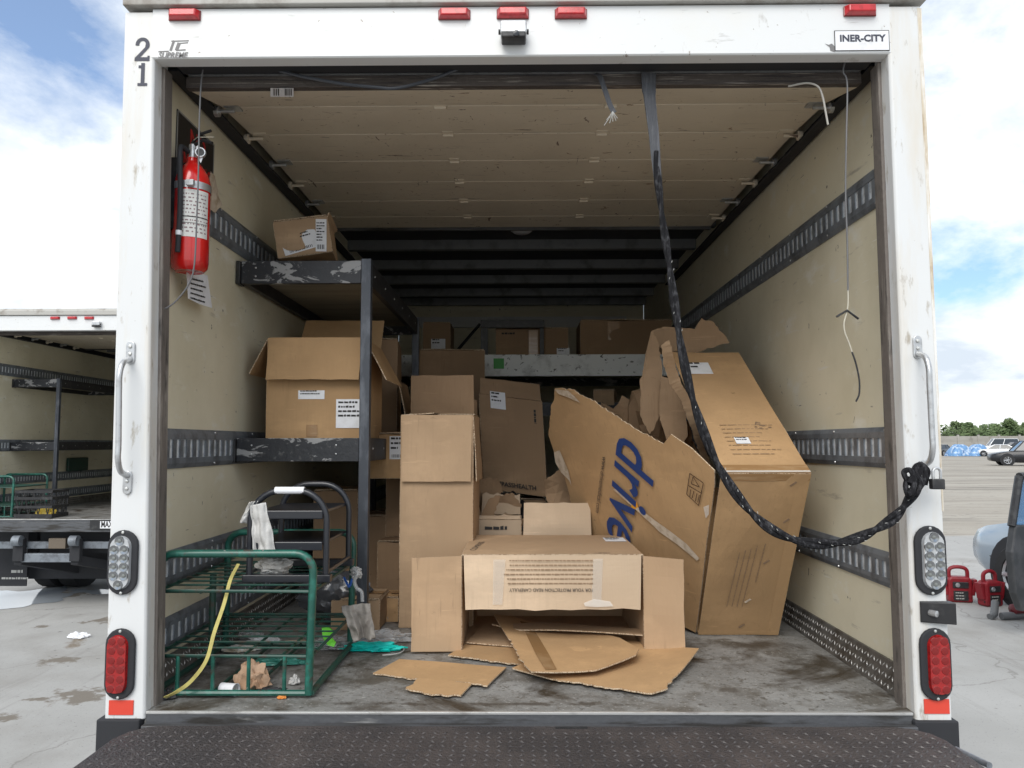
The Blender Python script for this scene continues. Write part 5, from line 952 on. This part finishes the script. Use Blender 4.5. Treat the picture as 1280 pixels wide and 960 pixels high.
# ================================================================== CARS
glass = mat('car_glass', (.02, .025, .03), .06, spec=.8); chrome = mat('alloy', (.55, .56, .58), .3, metal=.8); lampm = mat('headlamp', (.7, .72, .74), .1, coat=.5); tailm = mat('car_tail_lamp', (.4, .01, .01), .2)
def paint(n, c): return mat('paint_'+n, c, .25, coat=.7, metal=.15)
def car(label, paintm, loc, ang, style='sedan', L=4.5, W=1.82, H=1.45, group=None, name='parked_car', cat='car', wr=.33, extra=True):
    t = thing(name, (0, 0, 0), label, cat, group); h = L/2; bz = {'sedan': .92, 'suv': 1.05, 'van': 1.05, 'pickup': 1.08}[style]*H/({'sedan': 1.45, 'suv': 1.7, 'van': 1.95, 'pickup': 1.85}[style])
    fz = bz*.80
    st_ = [(-h, .78, .5, bz*.88), (-h*.96, .90, .34, bz*.97), (-h*.72, .98, .24, bz), (-h*.3, 1, .22, bz), (h*.35, 1, .22, bz*.985), (h*.62, .985, .24, bz*.94), (h*.86, .94, .28, fz*1.04), (h*.96, .84, .34, fz*.95), (h, .70, .42, fz*.80)]
    mb = MB(); nn = 10
    for x, w, zl, zt in st_:
        w = w*W/2; sec = [(w*.90, zl), (w*.985, zl+.10), (w, (zl+zt)*.5), (w*.985, zt-.10), (w*.90, zt)]; sec = sec+[(-y, z) for y, z in sec[::-1]]; mb.v += [V((x, y, z)) for y, z in sec]
    for i in range(len(st_)-1):
        for j in range(nn): a = i*nn+j; b = i*nn+(j+1) % nn; mb.f.append((a, b, b+nn, a+nn))
    mb.f += [tuple(range(nn)), tuple((len(st_)-1)*nn+j for j in range(nn))[::-1]]
    body = mb.build('body', paintm, t, True)
    gb = {'sedan': (-h*.80, h*.46, -h*.46, h*.12), 'suv': (-h*.94, h*.44, -h*.84, h*.12), 'van': (-h*.95, h*.62, -h*.90, h*.34), 'pickup': (-h*.14, h*.46, -h*.08, h*.20)}[style]
    w0, w1 = W*.44, W*.35; x0, x1, x2, x3 = gb; zb, zr = bz-.02, H-.05
    MB().hexa((x0, -w0, zb), (x1, -w0, zb), (x1, w0, zb), (x0, w0, zb), (x2, -w1, zr), (x3, -w1, zr), (x3, w1, zr), (x2, w1, zr)).build('windows', glass, t, bevel=.04)
    MB().hexa((x2-.06, -w1-.03, zr-.01), (x3+.06, -w1-.03, zr-.01), (x3+.06, w1+.03, zr-.01), (x2-.06, w1+.03, zr-.01), (x2+.06, -w1+.08, H), (x3-.08, -w1+.08, H), (x3-.08, w1-.08, H), (x2+.06, w1-.08, H)).build('roof', paintm, t, bevel=.03)
    for s in (-1, 1):
        for k_, (xa, xb) in enumerate(((x0, x2), (x1, x3), ((x0*.45+x1*.55), (x2*.45+x3*.55)))): MB().tube([(xa, s*w0, zb), (xb, s*w1, zr)], .045, 6).build('pillar', paintm, t)
        for x in (-h*.60, h*.62):
            MB().lathe([(0, -.01), (wr*1.18, -.01), (wr*1.18, .035), (0, .035)], (x, s*(W/2-.045), wr+.03), (0, s, 0), 24).build('wheel_arch', rubber, t)
            w_ = MB().lathe([(wr*.62, -.18), (wr*.92, -.18), (wr, -.14), (wr, -.03), (wr*.93, .0), (wr*.66, .01), (wr*.62, -.02)], (x, s*(W/2+.005), wr), (0, s, 0), 26).build('wheel', tyrem, t, True); r_ = MB()
            r_.lathe([(wr*.64, 0), (wr*.58, -.015), (wr*.58, -.10), (0, -.10)], (x, s*(W/2+.005), wr), (0, s, 0), 20)
            for q in range(7): an = q*2*math.pi/7; r_.tube([(x, s*(W/2-.005), wr), (x+math.cos(an)*wr*.6, s*(W/2+.0), wr+math.sin(an)*wr*.6)], .028, 5)
            r_.build('rim', chrome, w_)
        MB().lathe([(0, -.05), (.09, -.04), (.11, .0), (.08, .05), (0, .06)], (h*.93, s*W*.34, fz*.84), (1, 0, 0), 12).build('headlight', lampm, t, True); box('tail_light', tailm, t, -h-.005, -h+.08, *sorted((s*W*.30, s*W*.42)), bz*.7, bz*.86, .02)
    if style == 'pickup': box('bed_liner', black, t, -h*.93, -h*.17, -W*.38, W*.38, bz-.05, bz+.004)
    t.location = loc; t.rotation_euler = (0, 0, ang); return t
def at_ground(px, py): return PZ(px, py, 0.0)
far = 'cars parked in a row before the boundary wall'
def put(px, py, label, c, ang, **k): p = at_ground(px, py); p.z = 0; return car(label, c, p, ang, group=far, **k)
put(1177, 569.5, 'small dark car at the start of the far row', paint('dark', (.04, .045, .05)), R(35), L=4.2)
for px, lb, sd_ in ((1201, 'car under a wrinkled blue tarp beside the small dark car', 1), (1224, 'car under a wrinkled blue tarp beside the white sedan', 2)):
    p = at_ground(px, 570.3); p.z = 0; mb = MB(); n = 18; m_ = 10; Lh, Wh = 1.75, .95
    prof_h = lambda u: .95+.50*math.exp(-((u+.1)/.5)**4)
    for i in range(n+1):
        u = -1+2*i/n
        for j in range(m_+1):
            v = -1+2*j/m_; e = (1-abs(v)**5)*(1-abs(u)**9); z = prof_h(u)*e+.12*noise.noise(V((u*4, v*4, sd_*5))); mb.v.append(V((u*Lh*(1+.05*noise.noise(V((v*5, u, sd_)))), v*Wh, max(.03, z))))
    for i in range(n):
        for j in range(m_): a = i*(m_+1)+j; mb.f.append((a, a+1, a+m_+2, a+m_+1))
    o = mb.build('tarped_car', bluep, None, True); o.location = p; o.rotation_euler = (0, 0, R(15)); tag(o, lb, 'tarped car', 'cars under blue tarps')
put(1247, 570.5, 'white sedan in the far row next to a blue tarp', paint('white', (.75, .76, .77)), R(150), L=4.6)
put(1250, 566, 'tall white van standing behind the white sedan', paint('van_white', (.70, .72, .74)), R(165), style='van', H=2.3, L=5.4, W=2.0, name='parked_van', cat='van')
put(1268, 567.5, 'dark SUV between the white van and the black pickup', paint('navy', (.03, .04, .07)), R(170), style='suv', H=1.7, L=4.7)
p = at_ground(1290, 582); p.z = 0; car('black pickup truck parked alone in front of the far row', mat('pickup_black', (.014, .015, .018), .3), p, R(158), style='pickup', H=1.85, L=5.4, W=2.0, wr=.40, name='pickup_truck', cat='pickup')
# silver-blue car with its driver's door open, at the right
hd = V((-.20, .98, 0)).normalized(); lf = V((-hd.y, hd.x, 0)); Wc = V((5.08, 5.75, 0)); ctr = Wc-hd*(2.25*.62)-lf*(.91)
sc = car('silver blue car at the right with its driver door wide open', paint('silver_blue', (.30, .37, .44)), V((ctr.x, ctr.y, 0)), math.atan2(hd.y, hd.x), H=1.5)
doorc = mat('door_trim', (.035, .037, .040), .5, layers=[((.07, .07, .075), 5, .5, .7)])
hx, hy = .62*2.25-.72, .915; od = R(76)
def D(s, z, k=0): return V((hx-math.cos(od)*s-math.sin(od)*k, hy+math.sin(od)*s-math.cos(od)*k, z))
def ploc(pts, th): return MB().prism([D(s, z) for s, z in pts], D(0, 0, th)-D(0, 0, 0))
dp = ploc([(0, .30), (.10, .24), (1.02, .24), (1.10, .40), (1.12, .75), (1.05, .98), (0, .94)], .07).build('open_door', doorc, sc, bevel=.015)
for a, b in (((.0, .94), (.52, 1.40)), ((.52, 1.40), (.92, 1.40)), ((.92, 1.40), (1.06, .97))): MB().tube([D(*a, .035), D(*b, .035)], .034, 8).build('window_frame', black, dp, True)
ploc([(.06, .95), (.53, 1.37), (.90, 1.37), (1.03, .96)], .006).build('door_glass', mat('blue_glass', (.05, .2, .42), .08, alpha=.6, coat=.5), dp)
MB().obox(D(.3, .62, -.05), D(.5, 0, 0)-D(0, 0, 0), D(0, 0, .05)-D(0, 0, 0), V((0, 0, .05))).build('armrest', black, dp, bevel=.01); MB().obox(D(.95, .50, -.01), D(.05, 0, 0)-D(0, 0, 0), D(0, 0, .008)-D(0, 0, 0), V((0, 0, .03))).build('door_reflector', redl, dp)
seam = mat('panel_gap', (.012, .012, .013), .6)
for sgn in (1, -1): MB().tube(smoothpath([(2.10, sgn*.62, .705), (1.9, sgn*.70, .755), (1.5, sgn*.76, .862), (1.0, sgn*.79, .925), (.75, sgn*.80, .93)], 5), .006, 6).build('hood_gap', seam, sc, True)
MB().tube(smoothpath([(2.12, .72, .50), (1.98, .80, .49), (1.80, .86, .48)], 4), .008, 6).build('bumper_gap', seam, sc, True)
MB().hexa((1.92, .70, .60), (2.12, .55, .56), (2.16, .50, .56), (1.95, .62, .60), (1.80, .80, .72), (2.06, .60, .66), (2.08, .52, .66), (1.84, .70, .73)).build('headlamp_cover', lampm, sc, bevel=.02)
MB().tube([(hx+.02, .915, .3), (hx+.02, .905, .9)], .006, 6).build('door_gap', seam, sc)
# jump starters on the ground
def starter(px, py, ang, label, w=.25, hh=.40):
    p = PZ(px, py, .004); t = thing('jump_starter', (0, 0, 0), label, 'jump starter', 'red jump starters on the concrete'); d = .13
    pr_ = [(-w/2, .0), (w/2, .0), (w/2, hh*.66), (w/2-.03, hh*.74), (-w/2+.03, hh*.74), (-w/2, hh*.66)]
    rd = mat('red_plastic', (.24, .010, .018), .45, layers=[((.14, .008, .012), 9, .5, .7)])
    MB().prism([(x, -d/2, z) for x, z in pr_], (0, d, 0)).build('case', rd, t, bevel=.02); MB().tube(smoothpath([(-w/2+.03, 0, hh*.70), (-w/2+.035, 0, hh*.92), (-w/2+.08, 0, hh), (w/2-.08, 0, hh), (w/2-.035, 0, hh*.92), (w/2-.03, 0, hh*.70)], 4), .02, 8).build('carry_handle', rd, t, True)
    f = MB().box(-w*.30, w*.30, -d/2-.006, -d/2-.0005, hh*.06, hh*.34).build('front_panel', black, t, bevel=.004); lines(f, fleck, (-w*.22, -d/2-.0065, hh*.27), EX, EZ, 3, w*.4, .03, .35, px); g_ = MB().box(-w*.32, w*.32, -d/2-.012, -d/2-.0005, hh*.42, hh*.60).build('gauge_panel', black, t, bevel=.006)
    MB().lathe([(0, -.008), (.022, -.006), (.024, 0)], (-.03, -d/2-.012, hh*.51), (0, 1, 0), 14).build('gauge', chrome, g_, True)
    for s in (-1, 1): MB().obox((s*w*.52-.018, -.05, hh*.2), (.036, 0, 0), (0, .09, 0), (s*.03, 0, .17)).build('clamp', rd, t, bevel=.008)
    t.location = (p.x, p.y, .006); t.rotation_euler = (0, 0, ang); return p
p1_ = starter(1199, 752, R(-12), 'red jump starter standing beside the white truck pillar', .24, .36); p2_ = starter(1238, 757, R(14), 'red jump starter standing by the open car door', .21, .35)
tag(MB().tube(smoothpath([p1_+V((.12, -.05, .18)), p1_+V((.2, -.1, .05)), p1_+V((.27, -.12, .02)), p1_+V((.33, -.08, .05)), p2_+V((-.1, -.04, .16))], 6), .008, 7).build('jump_cable', rubber, None, True), 'black cable running between the two red jump starters', 'cable')
tag(MB().tube(smoothpath([p1_+V((.13, -.03, .22)), p1_+V((.2, -.08, .20)), p1_+V((.25, -.08, .12)), p2_+V((-.1, -.07, .05))], 6), .007, 7).build('jump_cable', rubber, None, True), 'second black cable looping above the first between the jump starters', 'cable')
gp = mat('grey_plastic', (.13, .135, .14), .5); q0, q1 = PZ(1237, 771, .03), PZ(1290, 768, .05); vc = thing('hand_vacuum', q0, 'grey hand vacuum nozzle lying on the concrete by the car door', 'vacuum'); MB().tube(smoothpath([q0, q0+V((.06, .03, .02)), q0+V((.12, .1, .12))], 5), [.03]*5+[.035]*6, 10).build('nozzle', gp, vc, True); MB().tube([q0+V((.10, -.02, .01)), q1], .035, 10).build('body_tube', gp, vc, True); MB().lathe([(0, -.12), (.05, -.1), (.06, .1), (0, .12)], q0+V((.32, .02, .07)), (1, .2, 0), 14).build('motor_case', mat('dark_red_plastic', (.12, .01, .015), .4), vc, True)
